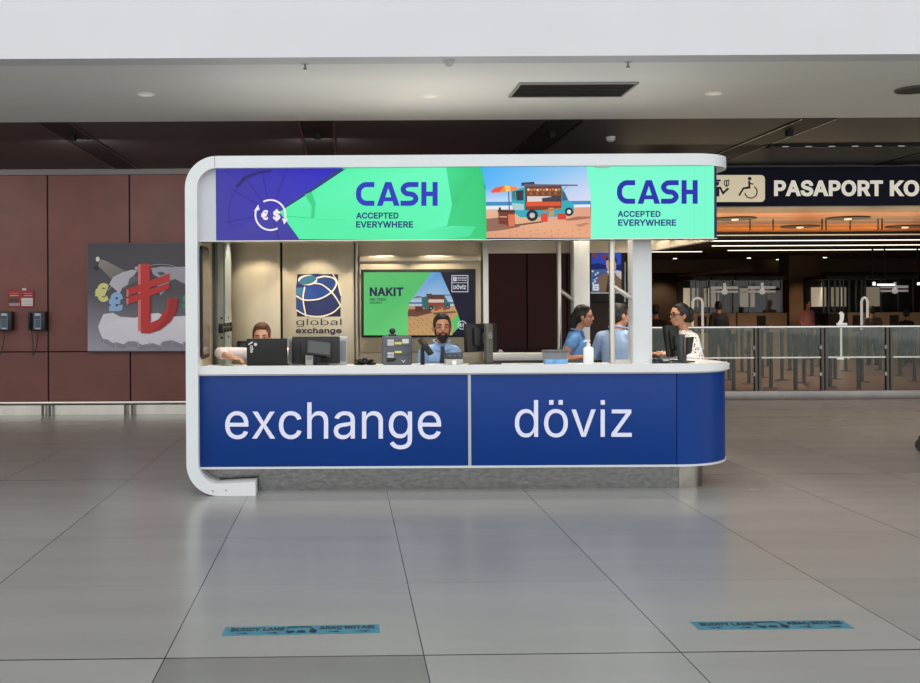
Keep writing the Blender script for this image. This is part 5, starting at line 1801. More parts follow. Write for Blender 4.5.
A.line([(172, 122), (146, 124), (126, 156)], 8, nk)
A.line([(168, 102), (188, 106)], 6, nk)
A.arc(178, 140, 27, -60, 170, 5, nk, 26)
part('wheelchair_symbol', A.mesh('wheelchair_symbol', print_mat), None, ib)
A = Art(cs, (0, -1, 0), 0.0006, 0.007)
A.rect(22, 86, 46, 94, nk)
A.poly([(14, 94), (40, 96), (36, 112), (14, 112)], nk)
A.line([(30, 160), (30, 122), (44, 122), (56, 146), (80, 124)], 9, nk)
A.poly([(14, 118), (40, 118), (40, 160), (24, 160)], nk)
A.line([(62, 92), (82, 88), (80, 110), (70, 116), (62, 108)], 4, nk, True)
A.line([(72, 92), (72, 114)], 5, nk)
A.circ(4, 84, 9, nk, 16)
part('care_symbol', A.mesh('care_symbol', print_mat), None, ib)
m = MB()
for wd, x0, x1 in (('PASAPORT', 774.0, 882.8), ('KO', 889.8, 919.0), ('NTROL', 921.5, 986)):
    solid_text(m, wd, (x0, 180.2 if 1 else 0, x1, 196.3), cs and vplane(YG), (0, -1, 0), 0.006, None, 0.034)
part('lettering', m, sign_white, bd, sharp=30)

# glass fence on a steel kerb
YK = 16.83
fx0, fx1 = 4.2, 11.6
t = thing('glass_fence', 'long glass fence with steel posts on a metal kerb before the passport hall', 'fence', (8.0, YK + .05, 0))
m = MB()
m.box((fx0, YK, 0.0), (fx1, YK + 0.16, 0.145), None, 0.006)
kb = part('kerb', m, M('kerb_steel', (150, 148, 146), 0.4, 0.8, noise=0.12, scale=3), t)
m = MB()
x = W(770, 396, YK).x
m.box((x - .03, YK - .004, .105), (x + .03, YK + .002, .135))
part('socket', m, light_grey, kb)
ztop = W(790, 327.0, YK + .06).z
zmid = W(790, 357.5, YK + .06).z
pxs = [624.5, 691, 757.6, 824.1, 889, 954]
posts = [W(x, 360, YK + .06).x for x in pxs]
for x in posts:
    m = MB()
    m.box((x - .055, YK + .035, .145), (x - .012, YK + .1, ztop - .02), dark_steel)
    m.box((x + .012, YK + .035, .145), (x + .055, YK + .1, ztop - .02), dark_steel)
    m.box((x - .012, YK + .05, .145), (x + .012, YK + .09, ztop - .03), slot_black)
    pt = part('post', m, None, t)
    for z in (0.42, zmid + .17):
        m = MB()
        m.box((x - .085, YK + .03, z - .03), (x - .05, YK + .06, z + .03))
        part('clamp', m, light_grey, pt)
m = MB()
m.box((fx0, YK + .03, ztop - .02), (fx1, YK + .09, ztop + .02), None, .006)
part('top_rail', m, chrome, t)
m = MB()
m.box((fx0, YK + .05, zmid - .012), (fx1, YK + .075, zmid + .012))
part('middle_rail', m, steel, t)
glass_low = glass_mat('glass_low', (244, 247, 244), 0.006, 0.035)
glass_up = glass_mat('glass_up', (228, 236, 226), 0.035, 0.05)
dot_mat = M('glass_dot', (92, 108, 100), 0.5)
ends = [fx0] + posts + [fx1]
for x0, x1 in zip(ends[:-1], ends[1:]):
    m = MB()
    m.box((x0 + .06, YK + .058, .15), (x1 - .06, YK + .068, zmid - .012))
    part('lower_pane', m, glass_low, t)
    m = MB()
    m.box((x0 + .06, YK + .058, zmid + .012), (x1 - .06, YK + .068, ztop - .02))
    up = part('upper_pane', m, glass_up, t)
    m = MB()
    n = max(1, int((x1 - x0) / .29))
    for k in range(n):
        x = x0 + (k + .5) * (x1 - x0) / n
        m.cyl((x, YK + .054, zmid + .10), (x, YK + .058, zmid + .10), 0.038, None, 18)
    part('warning_dots', m, dot_mat, up)

# queue posts behind the glass
def stanchion(px, by, label=None, proto=[None]):
    p_ = G(px, by)
    if proto[0] is None:
        t = thing('queue_post', 'slim steel queue post standing behind the glass fence', 'queue post', p_, group='queue posts in the passport hall')
        m = MB()
        m.cyl((0, 0, 0), (0, 0, 0.012), 0.13, None, 20)
        part('base', m, dark_steel, t, local=True)
        m = MB()
        m.cyl((0, 0, .012), (0, 0, 1.02), 0.035, None, 14)
        part('pole', m, M('pole_black', (40, 38, 35), 0.35, 0.2), t, local=True)
        m = MB()
        m.cyl((0, 0, .93), (0, 0, 1.06), 0.045, None, 14)
        part('belt_head', m, black_plastic, t, local=True)
        proto[0] = t
        return t
    return dup(proto[0], p_)
for px, by in ((733.5, 392), (771, 388), (795.6, 392), (858.6, 392), (749, 384), (782, 380), (804, 383), (812, 376), (830, 387), (835, 379), (762, 377.5), (862, 382), (914.5, 382),
               (729, 380), (900, 376), (710, 376), (742, 372), (790, 370), (846, 371), (880, 370), (820, 366), (768, 366), (905, 366), (725, 366)):
    stanchion(px, by)

# passport booths
def booth(px0, px1, label, sign=True, dark=False):
    Yb_ = 30.0
    x0, x1 = W(px0, 320, Yb_).x, W(px1, 320, Yb_).x
    xc = (x0 + x1) / 2
    w = x1 - x0
    t = thing('passport_booth', label, 'booth', (xc, Yb_, 0), group='passport booths')
    m = MB()
    m.box((x0, Yb_, 0), (x1, Yb_ + 0.7, 1.28), hall_brown if dark else tan_wood)
    dsk = part('desk', m, None, t)
    m = MB()
    m.box((xc - .16, Yb_ - .02, 0.75), (xc + .1, Yb_, 1.24))
    part('inset_panel', m, hall_brown, dsk)
    m = MB()
    m.box((x0, Yb_ - .03, 1.28), (x1, Yb_ + .7, 1.32))
    part('desk_top', m, tan_wood if not dark else column_brown, t)
    m = MB()
    for x in (x0 + .02, x0 + w * .33, x0 + w * .68, x1 - .02):
        m.box((x - .02, Yb_ + .3, 1.32), (x + .02, Yb_ + .34, 2.32))
    part('glass_posts', m, dark_steel, t)
    m = MB()
    m.box((x0, Yb_ + .31, 1.34), (x1, Yb_ + .33, 2.30))
    part('glass_screen', m, glass_mat('booth_glass', (220, 220, 220), 0.01, 0.03), t)
    m = MB()
    m.box((x0, Yb_ + .1, 2.32), (x1, Yb_ + 1.6, 2.42))
    m.box((x0, Yb_ + 1.5, 0), (x1, Yb_ + 1.6, 2.32))
    part('canopy', m, M('canopy_dark', (40, 32, 28), 0.6), t)
    m = MB()
    m.box((xc - .08, Yb_ + 1.42, 1.5), (xc + .36, Yb_ + 1.49, 2.1))
    part('lit_pane', m, M('pane_lit', (200, 190, 170), 0.5, emit=(255, 235, 205), estr=0.32), t)
    if sign:
        m = MB()
        for s_ in (-1, 1):
            m.box((xc + s_ * .06, Yb_, 2.04), (xc + s_ * .40, Yb_ + .06, 2.12))
            m.box((xc + s_ * .06, Yb_, 1.93), (xc + s_ * .40, Yb_ + .06, 1.99))
        sb = part('sign_bar', m, M('sign_bar', (196, 190, 184), 0.5, emit=(255, 245, 235), estr=0.16), t)
        m = MB()
        m.cyl((xc, Yb_ - .03, 1.96), (xc, Yb_ + .02, 1.96), 0.085)
        m.box((xc - .03, Yb_ - .03, 2.02), (xc + .03, Yb_ + .02, 2.22))
        part('round_emblem', m, M('emblem', (216, 212, 206), 0.5, emit=(255, 250, 245), estr=0.25), sb)
    return t
booth(694, 712, 'narrow tan booth behind the woman with glasses', False)
booth(713.5, 736, 'tan passport booth with sign bars, behind the person in black', True)
booth(737.5, 787, 'wide tan passport booth just left of the brown hall column', True)
booth(828, 846, 'dark brown passport booth just right of the brown hall column', False, True)
booth(848, 868, 'tan booth half hidden by the man in the grey brown top', False)
booth(870, 920, 'tan passport booth with sign bars at the right edge of the photo', True)

# lit sign and pale arches by the booths
def lit(px0, py0, px1, py1, Y, name, label, cat, mat=sign_glow):
    a, b_ = W(px0, py0, Y), W(px1, py1, Y)
    t = thing(name, label, cat, ((a.x + b_.x) / 2, Y, b_.z))
    m = MB()
    m.box((a.x, Y, b_.z), (b_.x, Y + .05, a.z))
    part('light_box', m, mat, t)
    m = MB()
    m.box((a.x - .02, Y + .02, b_.z - .02), (b_.x + .02, Y + .1, a.z + .02))
    m.cyl(((a.x + b_.x) / 2, Y + .08, a.z), ((a.x + b_.x) / 2, Y + .08, 3.2), .02)
    part('housing', m, slot_black, t)
lit(877.5, 283.8, 895, 285.6, 27.0, 'lit_sign', 'long bright white sign above the right edge booth', 'sign')
lit(873, 282, 875.5, 285.4, 27.0, 'lit_sign', 'small bright square sign left of the long bright sign', 'sign')
lit(917.5, 282.5, 921, 285.0, 27.0, 'lit_sign', 'bright sign cut off by the right edge of the photo', 'sign')
for (x0, x1, lb) in ((692.5, 702.5, 'pale arched frame behind the woman with glasses'), (861.5, 867.5, 'pale arched frame above the man in the grey brown top')):
    Y = 29.3
    a, b_ = W(x0, 298, Y).x, W(x1, 298, Y).x
    r = .12
    m = MB()
    zt = W(700, 298, Y).z
    m.tube([(a, Y, 0), (a, Y, zt - r), (a + r * .3, Y, zt - r * .3), (a + r, Y, zt), (b_ - r, Y, zt), (b_ - r * .3, Y, zt - r * .3), (b_, Y, zt - r), (b_, Y, 0)], .035)
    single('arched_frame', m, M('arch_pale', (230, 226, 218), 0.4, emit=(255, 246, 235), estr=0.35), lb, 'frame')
x = W(841, 320, 29).x
m = MB()
z0 = W(841, 325, 29).z
m.tube([(x - .04, 29.0, 1.0), (x - .04, 29.0, z0 + .05), (x + .02, 29.0, z0 + .14), (x + .03, 29.0, z0 + .3), (x - .02, 29.0, z0 + .36)], [.04, .05, .05, .06, .05])
m.box((x - .1, 28.92, z0 - .02), (x + .15, 29.08, z0 + .06), None, .02)
m.cyl((x, 29, 0), (x, 29, z0), .03)
m.cyl((x, 29, 0), (x, 29, .02), .2)
single('white_lamp', m, M('lamp_white', (240, 240, 238), 0.4, emit=(255, 255, 250), estr=0.5), 'small curved white lamp on a stand before the dark booth', 'lamp')

# linear lamps and tiny downlights of the hall
for px0, px1, py, z, lb in ((715, 1000, 237.5, 3.06, 'faint long strip light, topmost below the wood ceiling'),
                            (700, 1000, 243.0, 3.06, 'long bright strip light, second below the wood ceiling'),
                            (712, 1000, 248.0, 3.06, 'long bright strip light, third below the wood ceiling'),
                            (728, 1000, 252.6, 3.06, 'long bright strip light, lowest on the right below the wood ceiling'),
                            (640, 702, 253.6, 3.06, 'short bright strip light beside the white front post')):
    Y = F * (z - EYE) / (306 - py - ROLL * (px0 - CX))
    Y = F * (z - EYE) / (306 - py)
    a, b_ = W(px0, py, Y).x, W(px1, py, Y).x
    t = thing('strip_light', lb, 'strip light', ((a + b_) / 2, Y, z), group='strip lights of the passport hall')
    m = MB()
    faint = 'faint' in lb
    m.box((a, Y - .02, z - .010), (b_, Y + .03, z + .010))
    part('diffuser', m, tube_glow if not faint else M('tube_faint', (200, 190, 175), 0.5, emit=(255, 235, 205), estr=.35), t)
    m = MB()
    m.box((a, Y - .03, z + .010), (b_, Y + .04, z + .06))
    for q in (0.1, .5, .9):
        m.cyl((a + (b_ - a) * q, Y + .01, z + .05), (a + (b_ - a) * q, Y + .01, 3.199), .012)
    part('housing', m, slot_black, t)
proto = None
for px, py, z in ((675, 258, 3.18), (651, 261.5, 3.18), (694, 264.5, 3.18), (702, 264.5, 3.18), (720, 261.5, 3.18), (749, 257.5, 3.18), (760, 264, 3.18), (825, 257, 3.18), (811, 262, 3.18), (778, 259, 3.18)):
    Y = F * (z - EYE) / (306 - py - ROLL * (px - CX))
    p_ = W(px, py, Y)
    if proto is None:
        proto = thing('hall_downlight', 'tiny bright downlight in the dark ceiling of the passport hall', 'ceiling light', (p_.x, p_.y, 3.18), group='tiny downlights of the passport hall')
        m = MB()
        m.cyl((0, 0, -0.03), (0, 0, .0), .06, None, 14)
        part('lamp', m, M('hall_lamp', (250, 245, 235), 0.4, emit=(255, 244, 228), estr=3.0), proto, local=True)
        m = MB()
        m.cyl((0, 0, -.012), (0, 0, .022), .085, None, 14)
        part('ring', m, dark_grey, proto, local=True)
    else:
        dup(proto, (p_.x, p_.y, 3.18))
# dark flush discs and hanger rods under the wood ceiling
for px, py, lb in ((848, 217.5, 'dark oval disc in the wood ceiling below the word on the sign'), (800, 226, 'dark oval disc with a lamp in the wood ceiling, left one'),
                   (905, 226, 'dark oval disc with a lamp in the wood ceiling, right one'), (735, 218, 'dark oval disc in the wood ceiling beside the kiosk banner')):
    Y = F * (3.12 - EYE) / (306 - py - ROLL * (px - CX))
    p_ = W(px, py, Y)
    t = thing('ceiling_disc', lb, 'ceiling disc', (p_.x, p_.y, 3.12), group='dark discs in the wood ceiling')
    m = MB()
    m.cyl((p_.x, p_.y, 3.10), (p_.x, p_.y, 3.122), .36, None, 30)
    part('disc', m, M('disc_dark', (40, 26, 16), 0.6), t)
    m = MB()
    m.cyl((p_.x, p_.y, 3.08), (p_.x, p_.y, 3.10), .06, None, 14)
    part('lamp', m, M('disc_lamp', (230, 210, 180), 0.4, emit=(255, 235, 200), estr=.8), t)
for k, px in enumerate((750, 773, 822, 826, 850, 878, 882)):
    Y = 18.2
    p_ = W(px, 215, Y)
    m = MB()
    m.cyl((p_.x, Y, 2.92), (p_.x, Y, 3.13), .012, None, 8)
    lb = 'thin dark rod hanging from the wood ceiling under the passport sign'
    single('hanging_rod', m, slot_black, lb, 'rod', 'thin rods under the wood ceiling')

# ================================================================ PEOPLE
def fuse(mb, voxel, smooth=4, name='body'):
    """union of overlapping shapes as one continuous skin"""
    me = mb.mesh(name, None, 180)
    o = bpy.data.objects.new(name, me)
    COL.objects.link(o)
    r = o.modifiers.new('r', 'REMESH')
    r.mode = 'VOXEL'
    r.voxel_size = voxel
    s = o.modifiers.new('s', 'SMOOTH')
    s.factor = 0.5
    s.iterations = smooth
    dg = bpy.context.evaluated_depsgraph_get()
    out = bpy.data.meshes.new_from_object(o.evaluated_get(dg))
    bpy.data.objects.remove(o)
    bpy.data.meshes.remove(me)
    out.materials.clear()
    for p_ in out.polygons:
        p_.use_smooth = True
    return out

SKIN = [M('skin_light', (214, 160, 132), 0.5), M('skin_olive', (190, 136, 108), 0.5), M('skin_tan', (178, 124, 98), 0.5)]
eye_white = M('eye_white', (170, 160, 152), 0.3)
eye_dark = M('eye_dark', (24, 16, 12), 0.2)
lip = M('lips', (164, 92, 84), 0.5)

def person(name, label, loc, rz, top, skin, hair, shirt, trousers, P=None, hairstyle='short', beard=None, glasses=False, tie=None, collar=True, sleeve='long',
           hy=0.0, hp=0.0, hs=1.0, voxel=0.009, female=False, detail=True, group=None):
    """faces local -y; P overrides joints"""
    P = P or {}
    t = thing(name, label, 'person', loc, rz, group)
    w = 0.145 if female else 0.158
    D = dict(head=(0, -.02, top - .118 * hs), neck=(0, .01, top - .285), chest=(0, .015, top - .42), waist=(0, .01, top - .62), hip=(0, 0.01, top * .53))
    nk = Vector(P.get('neck', D['neck']))
    D['shL'] = (w, nk.y + .005, nk.z - .075)
    D['shR'] = (-w, nk.y + .005, nk.z - .075)
    D['elL'] = (w + .05, nk.y + .03, nk.z - .34)
    D['elR'] = (-w - .05, nk.y + .03, nk.z - .34)
    D['haL'] = (w + .02, nk.y - .06, nk.z - .58)
    D['haR'] = (-w - .02, nk.y - .06, nk.z - .58)
    hp_ = Vector(P.get('hip', D['hip']))
    D['knL'] = (.10, hp_.y - .02, hp_.z * .53)
    D['knR'] = (-.10, hp_.y - .02, hp_.z * .53)
    D['anL'] = (.10, hp_.y + .01, .08)
    D['anR'] = (-.10, hp_.y + .01, .08)
    D.update(P)
    J = {k: Vector(v) for k, v in D.items()}
    hd = J['head']
    RH = Matrix.Translation(hd) @ Matrix.Rotation(hy, 4, 'Z') @ Matrix.Rotation(hp, 4, 'X') @ Matrix.Scale(hs, 4)
    R3 = (Matrix.Rotation(hy, 3, 'Z') @ Matrix.Rotation(hp, 3, 'X'))
    def h(x, y, z):
        return RH @ Vector((x, y, z))
    def he(mb, c, r, m=None):
        r = (r, r, r) if not isinstance(r, tuple) else r
        mb.ell(h(*c), tuple(q * hs for q in r), m, R3, 18)
    # ---- body: head, neck, torso, arms with hands, legs with feet, all one skin
    m = MB()
    he(m, (0, .008, .03), (.074, .094, .088))
    he(m, (0, -.012, -.03), (.062, .074, .078))
    he(m, (0, -.044, -.082), (.033, .036, .030))
    he(m, (0, -.062, .022), (.058, .026, .02))                    # brow
    m.tube([h(0, -.084, .018), h(0, -.102, -.020), h(0, -.086, -.028)], [.009 * hs, .0135 * hs, .011 * hs], None, 8)   # nose
    he(m, (0, -.082, -.056), (.026, .014, .011))                  # lips
    for s in (-1, 1):
        he(m, (s * .038, -.056, -.028), (.022, .017, .022))          # cheek
        he(m, (s * .077, .012, -.008), (.012, .021, .032))        # ear
    m.cap(h(0, .02, -.06), (.044 if female else .050) * hs, nk + Vector((0, .005, -.03)), .050 if female else .056)
    hipv, ws, ch = J['hip'], J['waist'], J['chest']
    k = .92 if female else 1.0
    rings = [(hipv + Vector((0, 0, -.09)), .12 * k, .09), (hipv, .155, .105), (ws, .135 * k, .095), (ch, w * .9, .105), (nk + Vector((0, .005, -.11)), w * .90, .088), (nk + Vector((0, .005, -.035)), .085, .062), (nk + Vector((0, 0, .01)), .05, .05)]
    m.loft(rings)
    for s in 'LR':
        m.cap(nk + Vector((0, 0, -.05)), .05, J['sh' + s], .052)
        m.cap(J['sh' + s], .052, J['el' + s], .04)
        m.cap(J['el' + s], .038, J['ha' + s], .026)
        # hand
        d = (J['ha' + s] - J['el' + s]).normalized()
        if ('dir' + s) in J:
            d = J['dir' + s].normalized()
        up = Vector((0, 0, 1)) if abs(d.z) < .8 else Vector((0, -1, 0))
        sd = d.cross(up).normalized()
        nn = sd.cross(d).normalized()
        wr = J['ha' + s]
        pc_ = wr + d * .05
        m.cap(wr, .026, wr + d * .03, .03)
        for q in (-1.5, -.5, .5, 1.5):
            b0 = wr + d * .035 + sd * q * .017
            k1 = wr + d * .088 + sd * q * .020
            ln = (.052, .064, .068, .056)[int(q + 1.5)]
            k2 = k1 + d * ln * .55 - nn * .010
            k3 = k2 + d * ln * .42 - nn * .024
            m.cap(b0, .015, k1, .0125)
            m.cap(k1, .0105, k2, .0095)
            m.cap(k2, .0095, k3, .008)
        th = 1 if s == 'R' else -1
        t0 = wr + d * .025 + sd * th * .026
        t1 = t0 + d * .035 + sd * th * .03
        t2 = t1 + d * .036 + sd * th * .008 - nn * .01
        m.cap(t0, .015, t1, .0125)
        m.cap(t1, .0115, t2, .009)
        m.cap(hipv + Vector((.085 if s == 'L' else -.085, 0, -.04)), .085, J['kn' + s], .058)
        m.cap(J['kn' + s], .056, J['an' + s], .04)
        an = J['an' + s]
        m.cap(an + Vector((0, .02, -.035)), .042, an + Vector((0, -.15, -.05)), .03)
    me = fuse(m, voxel)
    body = part('body', me, None, t, local=True)
    me.materials.append(skin)
    # ---- eyes, lips
    if detail:
        m = MB()
        for s in (-1, 1):
            he(m, (s * .031, -.0795, .008), (.0115, .006, .0048), eye_white)
            he(m, (s * .031, -.0855, .008), (.0058, .005, .0050), eye_dark)
        part('eyes', m, None, body, local=True)
        m = MB()
        for s in (-1, 1):
            m.tube([h(s * .014, -.090, .026), h(s * .032, -.090, .033), h(s * .052, -.078, .028)], [.0045, .006, .003], None, 6)
        part('eyebrows', m, hair, body, local=True)
        m = MB()
        he(m, (0, -.0935, -.0525), (.022, .006, .0045))
        he(m, (0, -.0925, -.060), (.019, .006, .005))
        part('lips', m, lip, body, local=True)
    # ---- hair
    m = MB()
    he(m, (0, .022, .042), (.083, .097, .092))
    he(m, (0, .05, .0), (.078, .072, .085))
    if hairstyle == 'short':
        he(m, (0, -.035, .098), (.058, .045, .026))
        for s in (-1, 1):
            he(m, (s * .069, -.012, .03), (.012, .03, .032))
    elif hairstyle == 'long':
        he(m, (.03, -.004, .092), (.055, .055, .032))
        he(m, (-.03, -.004, .092), (.055, .055, .032))
        for s in (-1, 1):
            he(m, (s * .066, .022, .02), (.02, .045, .06))
        m.tube([h(0, .075, .02), h(0, .10, -.06), h(0, .10, -.15), h(0, .085, -.24)], [.06, .055, .045, .02], None, 12)
    elif hairstyle == 'bun':
        he(m, (.0, -.008, .09), (.062, .058, .032))
        for s in (-1, 1):
            he(m, (s * .068, .02, .03), (.018, .05, .055))
        he(m, (0, .11, .03), (.06, .06, .06))
        he(m, (0, .125, -.03), (.05, .045, .05))
    me = fuse(m, .008 if detail else .012, 3, 'hair')
    part('hair', me, None, t, local=True)
    me.materials.append(hair)
    if beard:
        m = MB()
        he(m, (0, -.030, -.075), (.052, .062, .048))
        he(m, (0, -.048, -.100), (.036, .040, .036))
        for s in (-1, 1):
            he(m, (s * .059, -.016, -.035), (.010, .024, .040))
            m.tube([h(0, -.095, -.043), h(s * .03, -.086, -.048), h(s * .038, -.072, -.075)], [.008, .008, .009], None, 8)
        me = fuse(m, .007, 2, 'beard')
        part('beard', me, None, t, local=True)
        me.materials.append(beard)
    if glasses:
        m = MB()
        for s in (-1, 1):
            c = h(s * .033, -.101, .006)
            m.tube([RH @ Vector((s * .033 + .026 * math.cos(a), -.101 + .006 * abs(math.cos(a)), .006 + .02 * math.sin(a))) for a in [2 * PI * q / 16 for q in range(16)]], .0036, None, 6, True)
            m.tube([h(s * .058, -.094, .012), h(s * .078, -.03, .012), h(s * .08, .02, .006)], .0036, None, 6)
        m.tube([h(-.008, -.104, .01), h(.008, -.104, .01)], .003, None, 6)
        part('glasses', m, M('glasses_dark', (30, 18, 18), .3), t, local=True)
    # ---- shirt
    m = MB()
    g = .016
    rings = [(hipv + Vector((0, 0, -.02)), .155 + g, .105 + g), (hipv + Vector((0, 0, .06)), .15 + g, .10 + g), (ws, .14 * k + g, .098 + g), (ch, w * .9 + g, .108 + g), (nk + Vector((0, .005, -.11)), w * .90 + g, .09 + g), (nk + Vector((0, .005, -.035)), .088 + g, .066 + g), (nk + Vector((0, .002, .006)), .056 + g * .6, .056 + g * .6)]
    m.loft(rings)
    for s in 'LR':
        sh, el, ha = J['sh' + s], J['el' + s], J['ha' + s]
        m.cap(nk + Vector((0, 0, -.05)), .058, sh, .062)
        if sleeve == 'short':
            q = sh.lerp(el, .36)
            m.cap(sh, .062, q - (el - sh).normalized() * .02, .062)
        elif sleeve == 'rolled':
            m.cap(sh, .062, el, .056)
            m.cap(el, .056, el.lerp(ha, .38), .046)
        else:
            m.cap(sh, .062, el, .055)
            m.cap(el, .055, el.lerp(ha, .86), .040)
    me = fuse(m, voxel, 5, 'shirt')
    sh_ = part('shirt', me, None, t, local=True)
    me.materials.append(shirt)
    if collar:
        m = MB()
        for s in (-1, 1):
            cr = .8 if female else 1
            pts = [nk + Vector((s * .070 * cr, .035, .028)), nk + Vector((s * .072 * cr, -.02, .022)), nk + Vector((s * .045, -.066, .0)), nk + Vector((s * .012, -.078, -.03))]
            m.tube(pts, [.008, .009, .010, .005], None, 8)
            m.poly([nk + Vector((s * .060, -.062, .010)), nk + Vector((s * .008, -.082, -.022)), nk + Vector((s * .032, -.100, -.072)), nk + Vector((s * .078, -.075, -.030))])
        m.tube([nk + Vector((-.070 * cr, .035, .028)), nk + Vector((0, .070 * cr, .035)), nk + Vector((.070 * cr, .035, .028))], .009, None, 8)
        part('collar', m, shirt, sh_, local=True)
    if tie:
        m = MB()
        def tw(z, y, hw):
            return [(-hw, y, z), (hw, y, z)]
        yb = nk.y - .086
        rows = [(nk.z - .022, yb - .006, .020), (nk.z - .056, yb - .024, .014), (nk.z - .14, min(yb - .03, J['chest'].y - .136), .028), (nk.z - .30, J['chest'].y - .142, .038), (nk.z - .40, J['chest'].y - .132, .040), (nk.z - .44, J['chest'].y - .13, .006)]
        vs, fs = [], []
        for z, y, hw in rows:
            vs += [(-hw, y, z), (0, y - .006, z), (hw, y, z), (hw, y + .012, z), (-hw, y + .012, z)]
        for i in range(len(rows) - 1):
            for q in range(5):
                fs.append((i * 5 + q, i * 5 + (q + 1) % 5, (i + 1) * 5 + (q + 1) % 5, (i + 1) * 5 + q))
        fs += [(4, 3, 2, 1, 0), tuple(range((len(rows) - 1) * 5, len(rows) * 5))]
        m._faces(vs, fs, None)
        part('tie', m, tie, t, local=True)
    # ---- trousers and shoes
    m = MB()
    m.loft([(hipv + Vector((0, 0, -.10)), .13 + g, .10 + g), (hipv, .155 + g * .6, .105 + g * .6), (hipv + Vector((0, 0, .05)), .15 + g * .4, .10 + g * .4)])
    for s in 'LR':
        m.cap(hipv + Vector((.085 if s == 'L' else -.085, 0, -.04)), .098, J['kn' + s], .072)
        m.cap(J['kn' + s], .070, J['an' + s] + Vector((0, 0, .03)), .058)
    me = fuse(m, voxel + .003, 4, 'trousers')
    part('trousers', me, None, t, local=True)
    me.materials.append(trousers)
    for s in 'LR':
        m = MB()
        an = J['an' + s]
        m.loft([((an.x, an.y - .05, 0), .050, .14), ((an.x, an.y - .05, .03), .054, .145), ((an.x, an.y - .02, .07), .052, .10), ((an.x, an.y + .02, .10), .050, .06)], None, 16)
        part('shoe', m, M('shoe_black', (22, 20, 20), .4), t, local=True)
    return t

blue_shirt = M('blue_shirt', (142, 178, 226), 0.75, noise=0.06, scale=25)
blue_blouse = M('blue_blouse', (104, 158, 220), 0.75, noise=0.08, scale=22)
pale_blue = M('pale_blue', (158, 184, 224), 0.75, noise=0.06, scale=22)
white_shirt = M('white_shirt', (232, 222, 222), 0.75, noise=0.03, scale=20)
black_cloth = M('black_cloth', (20, 19, 20), 0.8)
dark_cloth = M('dark_cloth', (36, 36, 44), 0.8)
hair_black = M('hair_black', (24, 18, 16), 0.5, noise=0.3, scale=60)
hair_brown = M('hair_brown', (92, 58, 38), 0.55, noise=0.25, scale=60)
beard_black = M('beard_black', (26, 20, 18), 0.7, noise=0.3, scale=90)
tie_mat = M('tie_navy', (26, 30, 52), 0.6, noise=0.6, scale=40)
# white blouse with black dots
def dotted():
    m = bpy.data.materials.new('dotted_white')
    m.use_nodes = True
    nt = m.node_tree
    b = nt.nodes['Principled BSDF']
    tc = nt.nodes.new('ShaderNodeTexCoord')
    vo = nt.nodes.new('ShaderNodeTexVoronoi')
    vo.inputs['Scale'].default_value = 34
    vo.inputs['Randomness'].default_value = 0.6
    rp = nt.nodes.new('ShaderNodeValToRGB')
    rp.color_ramp.interpolation = 'CONSTANT'
    rp.color_ramp.elements[0].color = rgb((40, 38, 42))
    rp.color_ramp.elements[1].position = 0.27
    rp.color_ramp.elements[1].color = rgb((232, 230, 226))
    nt.links.new(tc.outputs['Object'], vo.inputs['Vector'])
    nt.links.new(vo.outputs['Distance'], rp.inputs[0])
    nt.links.new(rp.outputs[0], b.inputs['Base Color'])
    b.inputs['Roughness'].default_value = .8
    return m
dots = dotted()

# clerk at the laptop, leaning on the counter
Y = 9.42
x = W(262.5, 330, Y).x
person('person', 'man with short reddish hair in a white shirt, half hidden behind the laptop', (x, Y, 0), 0, 1.43, SKIN[0], hair_brown, white_shirt, dark_cloth,
       P=dict(head=(0, -.10, 1.315), neck=(0, -.03, 1.19), chest=(0, .0, 1.04), waist=(0, .05, .86), hip=(0, .10, .70), shL=(.19, -.03, 1.16), shR=(-.19, -.03, 1.16),
              elR=(-.375, -.16, 1.175), haR=(-.27, -.38, 1.150), dirR=(.9, -.25, -.12), elL=(.27, -.15, 1.165), haL=(.16, -.33, 1.148), dirL=(-.6, -.8, -.05),
              knL=(.14, -.14, .48), knR=(-.14, -.14, .48), anL=(.13, -.02, .08), anR=(-.13, -.02, .08)), sleeve='rolled', hp=math.radians(6), hs=1.06, voxel=.008)
# bearded clerk
Y = 9.42
x = W(441.5, 330, Y).x
person('person', 'bearded man in a light blue shirt and dark tie facing the camera', (x, Y, 0), 0, 1.515, SKIN[2], hair_black, blue_shirt, dark_cloth,
       P=dict(head=(0, -.06, 1.393), neck=(0, .0, 1.245), hip=(0, .07, .72), waist=(0, .04, .92), chest=(0, .01, 1.09), shL=(.125, .03, 1.165), elL=(.165, .06, .94), shR=(-.155, -.01, 1.165), elR=(-.20, .0, .94), haL=(.15, -.14, .88), haR=(-.15, -.14, .88),
              knL=(.14, -.08, .48), knR=(-.14, -.08, .48), anL=(.13, -.02, .08), anR=(-.13, -.02, .08)), beard=beard_black, tie=tie_mat, hs=1.04, voxel=.008)
# woman in blue facing right
Y = 10.28
x = W(581, 330, Y).x
person('person', 'dark haired woman in a short sleeved blue blouse facing right', (x, Y, 0), math.radians(72), 1.59, SKIN[1], hair_black, blue_blouse, black_cloth,
       P=dict(head=(0, -.03, 1.478), neck=(0, .05, 1.325), chest=(0, .06, 1.17), waist=(0, .07, .98), hip=(0, .10, .82), elR=(-.22, .17, 1.05), haR=(-.16, -.10, 1.085), dirR=(.1, -1, -.05), elL=(.20, .06, 1.0), haL=(.12, -.16, 1.06)),
       hairstyle='long', sleeve='short', female=True, hs=.94, hp=math.radians(4), voxel=.008)
